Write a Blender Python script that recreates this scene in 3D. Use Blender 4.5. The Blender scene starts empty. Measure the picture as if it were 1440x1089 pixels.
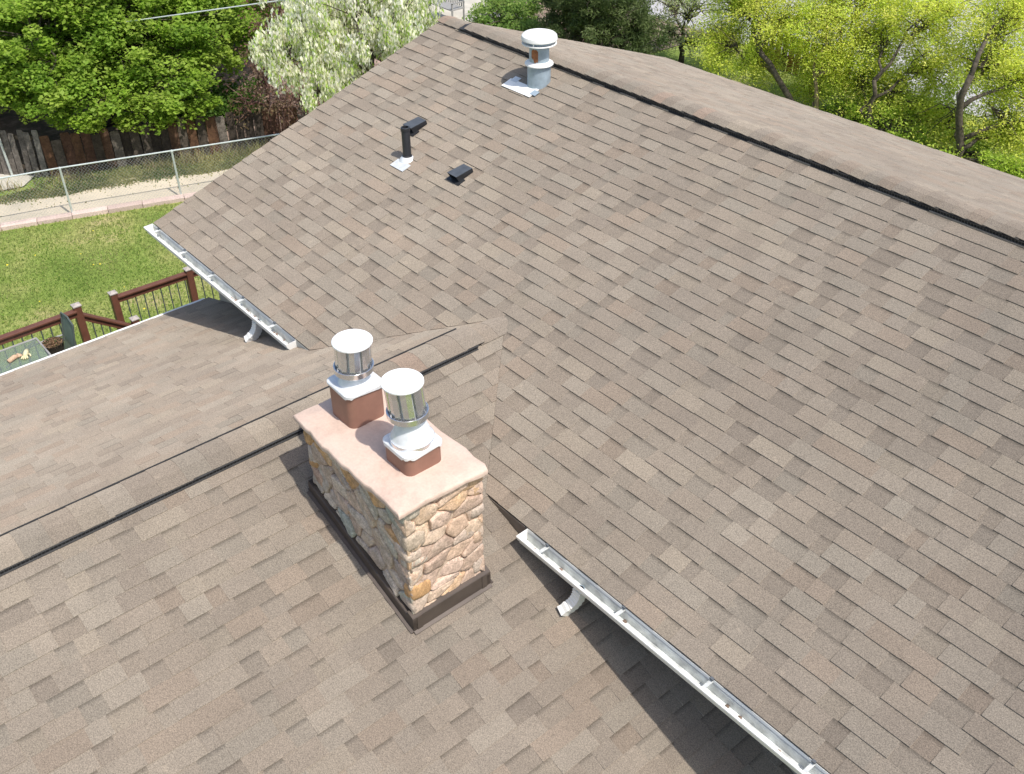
import bpy, math, random
import numpy as np
from mathutils import Vector, Matrix

random.seed(11)
RNG = np.random.default_rng(11)
S = bpy.context.scene
COL = S.collection
R = math.radians

# ------------------------------------------------------------------ camera, world, sun
CAM = Vector((6.0598, -5.0267, 5.0391))
cd = bpy.data.cameras.new('camera')
cd.sensor_width = 36.0
cd.lens = 35.96
cd.clip_start = 0.05
cd.clip_end = 600
cam = bpy.data.objects.new('camera', cd)
COL.objects.link(cam)
CROT = (Matrix.Rotation(0.870854, 3, 'Z') @ Matrix.Rotation(0.934387, 3, 'X') @ Matrix.Rotation(-0.007792, 3, 'Z'))
cam.matrix_world = Matrix.Translation(CAM) @ CROT.to_4x4()
S.camera = cam

SUN_AZ, SUN_EL = 3.0, 60.0           # azimuth measured from +X towards +Y
w = bpy.data.worlds.new('World')
S.world = w
w.use_nodes = True
nt = w.node_tree
sky = nt.nodes.new('ShaderNodeTexSky')
sky.sky_type = 'NISHITA'
sky.sun_disc = False
sky.sun_elevation = R(SUN_EL)
sky.sun_rotation = R(90.0 - SUN_AZ)
sky.air_density = 1.0
sky.dust_density = 2.2
sky.ozone_density = 1.0
nt.links.new(sky.outputs[0], nt.nodes['Background'].inputs[0])
nt.nodes['Background'].inputs[1].default_value = 0.15
sl = bpy.data.lights.new('sun', 'SUN')
sl.energy = 3.6
sl.angle = R(0.9)
sl.color = (1.0, 0.945, 0.87)
sun = bpy.data.objects.new('sun', sl)
COL.objects.link(sun)
sd = Vector((math.cos(R(SUN_EL)) * math.cos(R(SUN_AZ)), math.cos(R(SUN_EL)) * math.sin(R(SUN_AZ)), math.sin(R(SUN_EL))))
sun.rotation_euler = sd.to_track_quat('Z', 'Y').to_euler()
sun.location = (0, 0, 30)
S.view_settings.view_transform = 'Standard'
S.view_settings.look = 'None'
S.view_settings.exposure = 0.33
S.view_settings.gamma = 1.0
S.view_settings.use_curve_mapping = False

def project(p):
    q = CROT.transposed() @ (Vector(p) - CAM)
    if q.z > -0.1: return None
    return (720 + 1438.3 * q.x / -q.z, 544.5 - 1438.3 * q.y / -q.z, -q.z)

# ------------------------------------------------------------------ materials
def new_mat(name):
    m = bpy.data.materials.new(name)
    m.use_nodes = True
    return m, m.node_tree, m.node_tree.nodes['Principled BSDF']

def N(t, kind, **kw):
    n = t.nodes.new(kind)
    for k, v in kw.items():
        if k.startswith('i_'):
            n.inputs[int(k[2:])].default_value = v
        else:
            setattr(n, k, v)
    return n

def ramp(t, src, stops):
    r = t.nodes.new('ShaderNodeValToRGB')
    e = r.color_ramp.elements
    while len(e) < len(stops): e.new(0.5)
    for i, (p, c) in enumerate(stops):
        e[i].position = p
        e[i].color = (*c, 1) if len(c) == 3 else c
    t.links.new(src, r.inputs[0])
    return r

def mixc(t, a, b, fac, mode='MIX'):
    m = t.nodes.new('ShaderNodeMix')
    m.data_type = 'RGBA'
    m.blend_type = mode
    for sock, v in ((m.inputs[0], fac), (m.inputs[6], a), (m.inputs[7], b)):
        if hasattr(v, 'is_output'): t.links.new(v, sock)
        elif isinstance(v, (int, float)): sock.default_value = v
        else: sock.default_value = (*v, 1)
    return m.outputs[2]

def pos(t):
    return t.nodes.new('ShaderNodeNewGeometry').outputs['Position']

def noise(t, scale, detail=3, rough=0.55, vec=None, dist=0.0):
    n = t.nodes.new('ShaderNodeTexNoise')
    n.inputs['Scale'].default_value = scale
    n.inputs['Detail'].default_value = detail
    n.inputs['Roughness'].default_value = rough
    n.inputs['Distortion'].default_value = dist
    t.links.new(vec if vec is not None else pos(t), n.inputs['Vector'])
    return n.outputs['Fac']

def bump(t, b, h, strength, dist):
    n = t.nodes.new('ShaderNodeBump')
    n.inputs['Strength'].default_value = strength
    n.inputs['Distance'].default_value = dist
    t.links.new(h, n.inputs['Height'])
    t.links.new(n.outputs[0], b.inputs['Normal'])

def simple(name, col, rough=0.6, metal=0.0, var=0.12, scale=12, bmp=0.0, spec=0.5, lo=None):
    m, t, b = new_mat(name)
    f = noise(t, scale, 5, 0.6)
    c0 = tuple(x * (1 - var) for x in col) if lo is None else lo
    c1 = tuple(min(1, x * (1 + var)) for x in col)
    r = ramp(t, f, [(0.3, c0), (0.7, c1)])
    t.links.new(r.outputs[0], b.inputs['Base Color'])
    b.inputs['Roughness'].default_value = rough
    b.inputs['Metallic'].default_value = metal
    b.inputs['Specular IOR Level'].default_value = spec
    if bmp: bump(t, b, noise(t, scale * 6, 4), bmp, 0.01)
    return m

def attr_mat(name, rough=0.9, spec=0.2, speckle=0.0, spscale=150, trans=0.0, mott=0.0, bmp=0.0, mscale=2.0):
    m, t, b = new_mat(name)
    a = t.nodes.new('ShaderNodeAttribute')
    a.attribute_name = 'Col'
    c = a.outputs['Color']
    if mott:
        f = noise(t, mscale, 4, 0.6)
        r = ramp(t, f, [(0.3, (1 - mott,) * 3), (0.7, (1 + mott * 0.6,) * 3)])
        c = mixc(t, c, r.outputs[0], 1.0, 'MULTIPLY')
    if name == 'asphalt_granules':
        # uneven weathering: broad bleached and dusty areas, plus rare rubbed spots
        r = ramp(t, noise(t, 0.45, 5, 0.65, dist=0.6), [(0.35, (.93, .925, .92)), (0.65, (1.05, 1.05, 1.04))])
        c = mixc(t, c, r.outputs[0], 1.0, 'MULTIPLY')
        r = ramp(t, noise(t, 8, 3, 0.6), [(0.66, (1, 1, 1)), (0.76, (1.20, 1.19, 1.17))])
        c = mixc(t, c, r.outputs[0], 1.0, 'MULTIPLY')
    if speckle:
        f = noise(t, spscale, 2, 0.8)
        r = ramp(t, f, [(0.3, (1 - speckle,) * 3), (0.5, (1, 1, 1)), (0.7, (1 + speckle,) * 3)])
        c = mixc(t, c, r.outputs[0], 1.0, 'MULTIPLY')
    t.links.new(c, b.inputs['Base Color'])
    b.inputs['Roughness'].default_value = rough
    b.inputs['Specular IOR Level'].default_value = spec
    if bmp: bump(t, b, noise(t, spscale * 0.6, 3), bmp, 0.004)
    if trans:
        tr = t.nodes.new('ShaderNodeBsdfTranslucent')
        t.links.new(c, tr.inputs[0])
        mx = t.nodes.new('ShaderNodeMixShader')
        mx.inputs[0].default_value = trans
        t.links.new(b.outputs[0], mx.inputs[1])
        t.links.new(tr.outputs[0], mx.inputs[2])
        t.links.new(mx.outputs[0], t.nodes['Material Output'].inputs[0])
    return m

M = {}
M['shingle'] = attr_mat('asphalt_granules', 0.9, 0.3, speckle=0.42, spscale=130, mott=0.09, bmp=0.6, mscale=1.3)
M['shingle'].node_tree.nodes['Principled BSDF'].inputs['Diffuse Roughness'].default_value = 1.0
M['leaf'] = attr_mat('leaf', 0.6, 0.3, trans=0.55)
M['petal'] = attr_mat('petal', 0.7, 0.2, trans=0.42)
M['bark'] = simple('bark', (0.085, 0.070, 0.052), 0.95, var=0.6, scale=14, bmp=1.0)
M['bark_pale'] = simple('pale_bark', (0.24, 0.18, 0.11), 0.95, var=0.4, scale=9, bmp=0.6)
M['bark_red'] = simple('reddish_twig', (0.13, 0.075, 0.06), 0.9, var=0.4, scale=9)
M['white'] = simple('white_painted_aluminium', (0.80, 0.79, 0.75), 0.45, var=0.05, scale=5)
M['gutter_in'] = simple('weathered_gutter_paint', (0.60, 0.62, 0.60), 0.5, var=0.35, scale=9)
M['strap'] = simple('dark_gutter_strap', (0.10, 0.11, 0.12), 0.6)
M['galv'] = simple('weathered_galvanised_steel', (0.36, 0.44, 0.50), 0.5, 0.35, var=0.22, scale=9)
M['galv_lite'] = simple('bright_galvanised_flashing', (0.68, 0.70, 0.70), 0.5, 0.25, var=0.15, scale=14)
M['vent_white'] = simple('chalky_white_vent', (0.82, 0.82, 0.79), 0.55, var=0.05, scale=10)
M['rust'] = simple('rust', (0.30, 0.12, 0.05), 0.9, var=0.45, scale=30)
M['black'] = simple('black_plastic', (0.022, 0.023, 0.026), 0.45, var=0.25, scale=10)
M['vent_black'] = simple('weathered_black_vent', (0.030, 0.030, 0.031), 0.6, var=0.3, scale=14)
M['vent_rib'] = simple('grey_vent_rib', (0.13, 0.13, 0.13), 0.6, var=0.3, scale=20)
M['hole'] = simple('dark_opening', (0.008, 0.008, 0.008), 0.9)
M['black_top'] = simple('lighter_black_plastic', (0.07, 0.078, 0.088), 0.5, var=0.2, scale=14)  # lighter, bluish black for the hood tops
M['bronze'] = simple('dark_bronze_flashing', (0.085, 0.066, 0.054), 0.5, 0.2, var=0.18, scale=6)
M['deck_under'] = simple('roof_deck', (0.12, 0.10, 0.09), 0.95)
M['siding'] = simple('tan_siding', (0.42, 0.37, 0.30), 0.8, var=0.06)
M['fascia'] = simple('fascia_paint', (0.50, 0.50, 0.46), 0.6, var=0.15, scale=8)
M['brown_rail'] = simple('brown_composite_rail', (0.135, 0.055, 0.035), 0.5, var=0.18, scale=10)
M['capgrey'] = simple('grey_post_cap', (0.40, 0.36, 0.33), 0.6)
M['baluster'] = simple('dark_green_grey_baluster', (0.09, 0.11, 0.10), 0.5)
M['deckboard'] = simple('deck_board_wood', (0.22, 0.15, 0.10), 0.8, var=0.3, scale=8)
M['chain'] = simple('galvanised_wire', (0.42, 0.46, 0.44), 0.45, 0.4)
M['pipe'] = simple('galvanised_pipe', (0.55, 0.60, 0.58), 0.45, 0.3)
M['terracotta'] = simple('brown_painted_flue_tile', (0.25, 0.128, 0.092), 0.6, var=0.10, scale=9, bmp=0.15)
M['iron'] = simple('painted_iron', (0.30, 0.30, 0.29), 0.6)
M['cable'] = simple('overhead_cable', (0.62, 0.66, 0.66), 0.5)
M['picket'] = attr_mat('weathered_picket', 0.9, 0.2, speckle=0.4, spscale=18, mott=0.35, mscale=5)
M['stone'] = attr_mat('fieldstone', 0.85, 0.25, speckle=0.30, spscale=70, mott=0.30, bmp=1.0, mscale=18)
M['curb'] = attr_mat('curb_stone', 0.9, 0.2, speckle=0.2, spscale=40, mott=0.15)

def _x(): pass
def metal_mat(name, col, rough, var=0.1):
    m, t, b = new_mat(name)
    f = noise(t, 9, 4)
    r = ramp(t, f, [(0.3, tuple(c * (1 - var) for c in col)), (0.7, col)])
    t.links.new(r.outputs[0], b.inputs['Base Color'])
    b.inputs['Metallic'].default_value = 0.92
    rr = ramp(t, noise(t, 22, 3), [(0.3, (rough * 0.7,) * 3), (0.7, (rough * 1.4,) * 3)])
    t.links.new(rr.outputs[0], b.inputs['Roughness'])
    bump(t, b, noise(t, 16, 3), 0.25, 0.004)
    return m
M['alu'] = metal_mat('aluminium', (0.80, 0.81, 0.82), 0.22)
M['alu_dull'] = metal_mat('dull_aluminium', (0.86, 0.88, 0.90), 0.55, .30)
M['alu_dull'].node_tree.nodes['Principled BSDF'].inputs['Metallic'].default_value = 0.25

M['alu_top'] = metal_mat('sunlit_aluminium', (0.90, 0.91, 0.92), 0.6, .04)  # near-white and barely metallic: the discs' sun glare is put into the colour
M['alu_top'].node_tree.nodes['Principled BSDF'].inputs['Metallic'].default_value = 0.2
# concrete crown
m, t, b = new_mat('crown_concrete')
f1 = noise(t, 5, 6, 0.6)
r1 = ramp(t, f1, [(0.22, (0.49, 0.36, 0.29)), (0.45, (0.60, 0.455, 0.37)), (0.8, (0.65, 0.505, 0.42))])
f2 = noise(t, 60, 3)
r2 = ramp(t, f2, [(0.3, (0.92,) * 3), (0.7, (1.03,) * 3)])
t.links.new(mixc(t, r1.outputs[0], r2.outputs[0], 1.0, 'MULTIPLY'), b.inputs['Base Color'])
b.inputs['Roughness'].default_value = 0.9
bump(t, b, noise(t, 11, 5), 0.5, 0.02)
M['crown'] = m
# mortar
m, t, b = new_mat('mortar')
r1 = ramp(t, noise(t, 25, 5), [(0.3, (0.42, 0.31, 0.225)), (0.7, (0.58, 0.45, 0.34))])
t.links.new(r1.outputs[0], b.inputs['Base Color'])
b.inputs['Roughness'].default_value = 0.95
bump(t, b, noise(t, 60, 4), 0.8, 0.01)
M['mortar'] = m
# lawn
def lawn_mat(name, pale):
    m, t, b = new_mat(name)
    a = noise(t, 0.55, 5, 0.62)
    r = ramp(t, a, [(0.30, (0.18, 0.27, 0.06)), (0.45, (0.27, 0.37, 0.09)), (0.57, (0.40, 0.44, 0.15)), (0.68, (0.56, 0.48, 0.26))])
    f = noise(t, 14, 4, 0.7)
    r2 = ramp(t, f, [(0.3, (0.62, 0.66, 0.6)), (0.7, (1.25, 1.2, 1.2))])
    t.links.new(mixc(t, r.outputs[0], r2.outputs[0], 1.0, 'MULTIPLY'), b.inputs['Base Color'])
    b.inputs['Roughness'].default_value = 0.95
    b.inputs['Specular IOR Level'].default_value = 0.1
    bump(t, b, noise(t, 40, 4, 0.7), 1.0, 0.05)
    return m
M['lawn'] = lawn_mat('lawn_turf', 0)
m, t, b = new_mat('dirt_and_gravel')
r = ramp(t, noise(t, 0.7, 6, 0.65), [(0.28, (0.42, 0.38, 0.30)), (0.5, (0.57, 0.50, 0.39)), (0.72, (0.64, 0.56, 0.43))])
r2 = ramp(t, noise(t, 45, 4, 0.8), [(0.3, (0.88,) * 3), (0.7, (1.08,) * 3)])
t.links.new(mixc(t, r.outputs[0], r2.outputs[0], 1.0, 'MULTIPLY'), b.inputs['Base Color'])
b.inputs['Roughness'].default_value = 0.97
bump(t, b, noise(t, 60, 3), 0.3, 0.01)
M['dirt'] = m
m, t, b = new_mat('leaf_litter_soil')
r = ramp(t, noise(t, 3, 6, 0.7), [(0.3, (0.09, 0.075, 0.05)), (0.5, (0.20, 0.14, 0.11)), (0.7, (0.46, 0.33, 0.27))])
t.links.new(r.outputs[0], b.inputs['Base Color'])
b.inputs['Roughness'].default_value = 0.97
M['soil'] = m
M['road'] = simple('pale_concrete_road', (0.40, 0.39, 0.40), 0.9, var=0.10, scale=1.2)
M['slab'] = simple('pale_concrete_slab', (0.50, 0.47, 0.40), 0.9, var=0.12, scale=3)
# table glass
m, t, b = new_mat('green_tinted_glass')
b.inputs['Base Color'].default_value = (0.26, 0.31, 0.28, 1)
b.inputs['Roughness'].default_value = 0.15
tr = t.nodes.new('ShaderNodeBsdfTransparent')
tr.inputs[0].default_value = (0.86, 0.91, 0.88, 1)
mx = t.nodes.new('ShaderNodeMixShader')
mx.inputs[0].default_value = 0.38
t.links.new(tr.outputs[0], mx.inputs[1])
t.links.new(b.outputs[0], mx.inputs[2])
t.links.new(mx.outputs[0], t.nodes['Material Output'].inputs[0])
M['glass'] = m
M['sling'] = simple('green_grey_sling_fabric', (0.15, 0.20, 0.15), 0.8)

# ------------------------------------------------------------------ object helpers
def tag(o, label=None, cat=None, group=None, kind=None):
    if label: o['label'] = label
    if cat: o['category'] = cat
    if group: o['group'] = group
    if kind: o['kind'] = kind
    return o

def empty(name, loc, label=None, cat=None, group=None):
    o = bpy.data.objects.new(name, None)
    o.empty_display_size = 0.2
    COL.objects.link(o)
    o.location = loc
    return tag(o, label, cat, group)

def mk(name, V, F, mat, parent=None, cols=None, smooth=False, origin=None, thing_loc=None):
    """V world coordinates; object origin put at 'origin' (default: centroid)."""
    V = np.asarray(V, dtype=np.float64).reshape(-1, 3)
    if origin is None: origin = V.mean(axis=0)
    origin = np.asarray(origin, float)
    me = bpy.data.meshes.new(name)
    me.from_pydata((V - origin).tolist(), [], F)
    if smooth: me.polygons.foreach_set('use_smooth', [True] * len(me.polygons))
    if isinstance(mat, (list, tuple)):
        for mm in mat: me.materials.append(mm)
    else: me.materials.append(mat)
    if cols is not None:
        c = np.asarray(cols, float)
        if c.ndim == 1: c = np.tile(c, (len(V), 1))
        a = me.color_attributes.new('Col', 'FLOAT_COLOR', 'POINT')
        buf = np.ones((len(V), 4)); buf[:, :3] = c
        a.data.foreach_set('color', buf.ravel())
    me.update()
    o = bpy.data.objects.new(name, me)
    COL.objects.link(o)
    o.location = origin
    if parent is not None: adopt(o, parent)
    return o

def world_loc(o):
    return Vector(o['_wl']) if '_wl' in o else o.location.copy()

WL = {}
def adopt(o, parent):
    # parents here are never rotated or scaled: a translation is enough
    pl = WL.get(parent.name, parent.location.copy())
    WL[o.name] = o.location.copy()
    o.parent = parent
    o.location = o.location - pl

class MB:
    def __init__(s): s.v = []; s.f = []; s.c = []
    def add(s, V, F, c=None):
        n = len(s.v)
        s.v.extend([tuple(p) for p in V])
        s.f.extend([tuple(i + n for i in f) for f in F])
        if c is not None: s.c.extend([c] * len(V) if not isinstance(c, np.ndarray) or c.ndim == 1 else list(c))
    def box(s, a, b, c=None):
        x0, y0, z0 = a; x1, y1, z1 = b
        V = [(x0,y0,z0),(x1,y0,z0),(x1,y1,z0),(x0,y1,z0),(x0,y0,z1),(x1,y0,z1),(x1,y1,z1),(x0,y1,z1)]
        s.add(V, [(0,3,2,1),(4,5,6,7),(0,1,5,4),(1,2,6,5),(2,3,7,6),(3,0,4,7)], c)
        return s
    def tube(s, pts, rads, n=8, c=None, cap=True):
        pts = [Vector(p) for p in pts]
        if isinstance(rads, (int, float)): rads = [rads] * len(pts)
        V = []; F = []
        up = Vector((0, 0, 1))
        for i, p in enumerate(pts):
            d = (pts[min(i + 1, len(pts) - 1)] - pts[max(i - 1, 0)]).normalized()
            ref = up if abs(d.z) < 0.95 else Vector((1, 0, 0))
            a = d.cross(ref).normalized(); b_ = a.cross(d).normalized()
            for k in range(n):
                t_ = 2 * math.pi * k / n
                V.append(p + (a * math.cos(t_) + b_ * math.sin(t_)) * rads[i])
        for i in range(len(pts) - 1):
            for k in range(n):
                k2 = (k + 1) % n
                F.append((i * n + k, i * n + k2, (i + 1) * n + k2, (i + 1) * n + k))
        if cap:
            F.append(tuple(range(n - 1, -1, -1)))
            F.append(tuple((len(pts) - 1) * n + k for k in range(n)))
        s.add(V, F, c)
        return s
    def lathe(s, c, prof, n=32, col=None):
        V = []; F = []
        for r_, z in prof:
            for k in range(n):
                a = 2 * math.pi * k / n
                V.append((c[0] + r_ * math.cos(a), c[1] + r_ * math.sin(a), c[2] + z))
        for i in range(len(prof) - 1):
            for k in range(n):
                k2 = (k + 1) % n
                F.append((i * n + k, i * n + k2, (i + 1) * n + k2, (i + 1) * n + k))
        F.append(tuple(range(n - 1, -1, -1)))
        F.append(tuple((len(prof) - 1) * n + k for k in range(n)))
        s.add(V, F, col)
        return s
    def bar(s, a, b, w_, h_, up=(0, 0, 1), c=None):
        a = Vector(a); b = Vector(b)
        d = (b - a).normalized(); u = Vector(up)
        sd_ = d.cross(u).normalized(); u = sd_.cross(d).normalized()
        V = []
        for p in (a, b):
            for i, j in ((-1, -1), (1, -1), (1, 1), (-1, 1)):
                V.append(p + sd_ * (i * w_ / 2) + u * (j * h_ / 2))
        s.add(V, [(0,3,2,1),(4,5,6,7),(0,1,5,4),(1,2,6,5),(2,3,7,6),(3,0,4,7)], c)
        return s
    def prism(s, poly, z0, z1, c=None):
        n = len(poly)
        V = [(x, y, z0) for x, y in poly] + [(x, y, z1) for x, y in poly]
        F = [tuple(range(n - 1, -1, -1)), tuple(range(n, 2 * n))] + [(i, (i + 1) % n, n + (i + 1) % n, n + i) for i in range(n)]
        s.add(V, F, c)
        return s
    def mk(s, name, mat, parent=None, smooth=False, origin=None):
        return mk(name, s.v, s.f, mat, parent, cols=(s.c if s.c else None), smooth=smooth, origin=origin)

def smooth_by_angle(o, ang=35):
    me = o.data
    me.polygons.foreach_set('use_smooth', [True] * len(me.polygons))
    try: me.set_sharp_from_angle(angle=R(ang))
    except Exception: pass
    return o

def bevel(o, w_=0.004, seg=2):
    m_ = o.modifiers.new('bevel', 'BEVEL')
    m_.width = w_; m_.segments = seg; m_.limit_method = 'ANGLE'; m_.angle_limit = R(40)
    return o

# ------------------------------------------------------------------ ground
ZG = -4.2
P1 = 0.3424
SL = math.sqrt(1 + P1 * P1)
YE, YR = 1.3154, 3.0101
XK = 4.7685          # left rake
XL = 4.7256          # left eave of the cross gable
EXP = 4.572 / 32
XR_END = 8.2
YC_END = -7.6

g = MB(); g.add([(-220, -220, ZG - .02), (220, -220, ZG - .02), (220, 220, ZG - .02), (-220, 220, ZG - .02)], [(0, 1, 2, 3)])
tag(g.mk('ground', M['lawn']), kind='structure')

def sheet(name, poly, z, mat):
    n = len(poly)
    o = mk(name, [(x, y, z) for x, y in poly], [tuple(range(n))], mat)
    return tag(o, kind='structure')

# curb line on the lawn side: from (-13.9,-1.1) to (-12.85,1.9)
CA, CB = np.array([-14.30, -2.20]), np.array([-10.40, 9.0])
CDIR = (CB - CA) / np.linalg.norm(CB - CA)
CNRM = np.array([-CDIR[1], CDIR[0]])      # points away from the lawn (-x)
def cl(s, o): return tuple(CA + CDIR * s + CNRM * o)
# gravel path with a ragged far edge
far = []
for i in range(34):
    s_ = i * 0.5 - 4.5
    far.append(cl(s_, 1.32 + 0.12 * math.sin(s_ * 1.3) + 0.12 * math.sin(s_ * 2.1) + random.uniform(-.10, .10)))
near = [cl(-4.5, 0), cl(12, 0)]
sheet('gravel_path', [near[0], near[1]] + far[::-1], ZG, M['dirt'])
# neighbour's shaded ground beyond the wooden fence
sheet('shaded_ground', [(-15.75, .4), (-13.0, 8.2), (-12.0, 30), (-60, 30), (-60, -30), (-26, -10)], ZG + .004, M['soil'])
# pale road behind the house on the right
sheet('road', [(-24, 18.2), (30, 18.2), (60, 70), (-60, 70)], ZG + .008, M['road'])
sheet('concrete_slab', [(-17.6, -.1), (-15.9, .28), (-15.5, -.12), (-15.62, -.62), (-16.2, -2.5), (-19, -2.5)], ZG + .012, M['slab'])

# curb pieces
curb = empty('brick_edging', (cl(4, 0)[0], cl(4, 0)[1], ZG), 'pinkish stone edging strip between the lawn and the gravel path', 'edging')
s_ = -4.0
while s_ < 10.0:
    L_ = random.uniform(.62, .82)
    o0, o1 = -0.09 + random.uniform(-.012, .012), 0.10
    zt = ZG + .07 + random.uniform(-.01, .01)
    mb = MB()
    P_ = [cl(s_, o0), cl(s_ + L_ - .006, o0 + random.uniform(-.015, .015)), cl(s_ + L_ - .006, o1), cl(s_, o1)]
    c = np.array([0.58, 0.46, 0.41]) * random.uniform(.85, 1.15)
    mb.prism(P_, ZG - .05, zt, c)
    bevel(mb.mk('edging_stone', M['curb'], curb), .012)
    s_ += L_

# lawn blades (visible bit) and weeds along the path
def blades(name, n, inside, hmin, hmax, palette, label=None, wd=0.012):
    pts = []
    while len(pts) < n:
        p = inside()
        if p is not None: pts.append(p)
    pts = np.array(pts)
    k = len(pts)
    ang = RNG.uniform(0, 2 * np.pi, k)
    h = RNG.uniform(hmin, hmax, k)
    lean = RNG.uniform(.2, .9, k) * h
    la = RNG.uniform(0, 2 * np.pi, k)
    d = np.stack([np.cos(ang), np.sin(ang)], 1) * wd * RNG.uniform(.6, 1.5, k)[:, None]
    z = np.full(k, ZG)
    V = np.zeros((k, 3, 3))
    V[:, 0, :2] = pts - d; V[:, 0, 2] = z
    V[:, 1, :2] = pts + d; V[:, 1, 2] = z
    V[:, 2, :2] = pts + np.stack([np.cos(la), np.sin(la)], 1) * lean[:, None]; V[:, 2, 2] = z + h
    pal = np.array(palette)
    c = pal[RNG.integers(0, len(pal), k)] * RNG.uniform(.75, 1.3, k)[:, None]
    pt = np.sin(pts[:, 0] * 2.3 + np.sin(pts[:, 1] * 1.7) * 1.5) * np.sin(pts[:, 1] * 2.9 + np.sin(pts[:, 0] * 1.3) * 2)
    w_ = np.clip(pt * .55 + .25 + RNG.normal(0, .15, k), 0, .8)[:, None]
    c = c * (1 - w_) + np.array([.46, .45, .20]) * w_
    cols = np.repeat(c, 3, axis=0)
    o = mk(name, V.reshape(-1, 3), [(3 * i, 3 * i + 1, 3 * i + 2) for i in range(k)], M['leaf'], cols=cols)
    return tag(o, kind='stuff')
GREENS = [(.20, .32, .06), (.27, .39, .08), (.33, .43, .10), (.42, .46, .15), (.23, .34, .06)]
LP = None
def in_lawn():
    x = random.uniform(-14, -7.2); y = random.uniform(-5.5, 3.5)
    q = np.array([x, y]) - CA
    if q @ CNRM > -.12: return None
    return (x, y)
tag(blades('lawn_grass', 42000, in_lawn, .015, .045, GREENS, wd=.012), 'short patchy green lawn grass behind the deck', 'grass')
def weeds():
    s0 = random.uniform(-4, 9); o = 1.22 + .18 * math.sin(s0 * 2.1) + abs(random.gauss(0, .45))
    rr_ = random.random()
    if rr_ < .006: o = random.uniform(.5, 1.1)
    elif rr_ < .30: o = 1.34 - abs(random.gauss(0, .13))
    if o > 2.3: return None
    p = cl(s0, o)
    if p[0] < -15.3 and p[1] < .1: return None
    return p
tag(blades('path_weeds', 26000, weeds, .01, .055, [(.11, .17, .05), (.17, .23, .07), (.30, .29, .14), (.40, .35, .20), (.13, .18, .06)], wd=.016), 'straggly weeds and dry grass at the foot of the wooden fence', 'weeds')
def stalks():
    o = random.gauss(1.80, .12); s0 = random.uniform(-.5, 9)
    if math.sin(s0 * 3.1) + math.sin(s0 * 1.3 + 1) < random.uniform(-1.2, 1): return None
    return cl(s0, o)
tag(blades('dry_stalks', 1500, stalks, .08, .30, [(.42, .34, .22), (.30, .33, .12), (.36, .26, .18), (.45, .42, .20)], wd=.010), 'dry stalks and taller weeds against the foot of the wooden fence', 'weeds')
# dandelions
dv = MB()
for i in range(60):
    p = in_lawn()
    if p is None: continue
    r_ = random.uniform(.010, .022)
    dv.lathe((p[0], p[1], ZG + .05), [(r_ * .4, 0), (r_, .008), (r_ * .5, .016)], 6)
tag(dv.mk('dandelions', simple('dandelion_yellow', (.75, .62, .04), .8)), 'scattered yellow dandelion flowers in the lawn', 'flowers', kind='stuff')

# ------------------------------------------------------------------ shingles
PAL = np.array([(.252, .206, .168), (.262, .220, .182), (.234, .192, .158), (.256, .199, .158), (.268, .230, .192), (.242, .203, .170),
                (.214, .176, .147), (.282, .236, .190), (.246, .214, .180)])
PAL = PAL * 1.08 * np.array([.98, 1.0, .985])
PAL = PAL * .60 + PAL.mean(axis=0) * np.array([1.0, 1.0, .965]) * .40
PALW = np.array([5, 5, 4, 3, 3, 4, 2, 2.5, 2]); PALW = PALW / PALW.sum()

def clip(poly, a, b, c):
    """keep a*u+b*v<=c"""
    out = []
    n = len(poly)
    for i in range(n):
        p, q = poly[i], poly[(i + 1) % n]
        dp, dq = a * p[0] + b * p[1] - c, a * q[0] + b * q[1] - c
        if dp <= 0: out.append(p)
        if (dp < 0 < dq) or (dq < 0 < dp):
            t_ = dp / (dp - dq)
            out.append((p[0] + (q[0] - p[0]) * t_, p[1] + (q[1] - p[1]) * t_))
    return out if len(out) >= 3 else []

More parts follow.
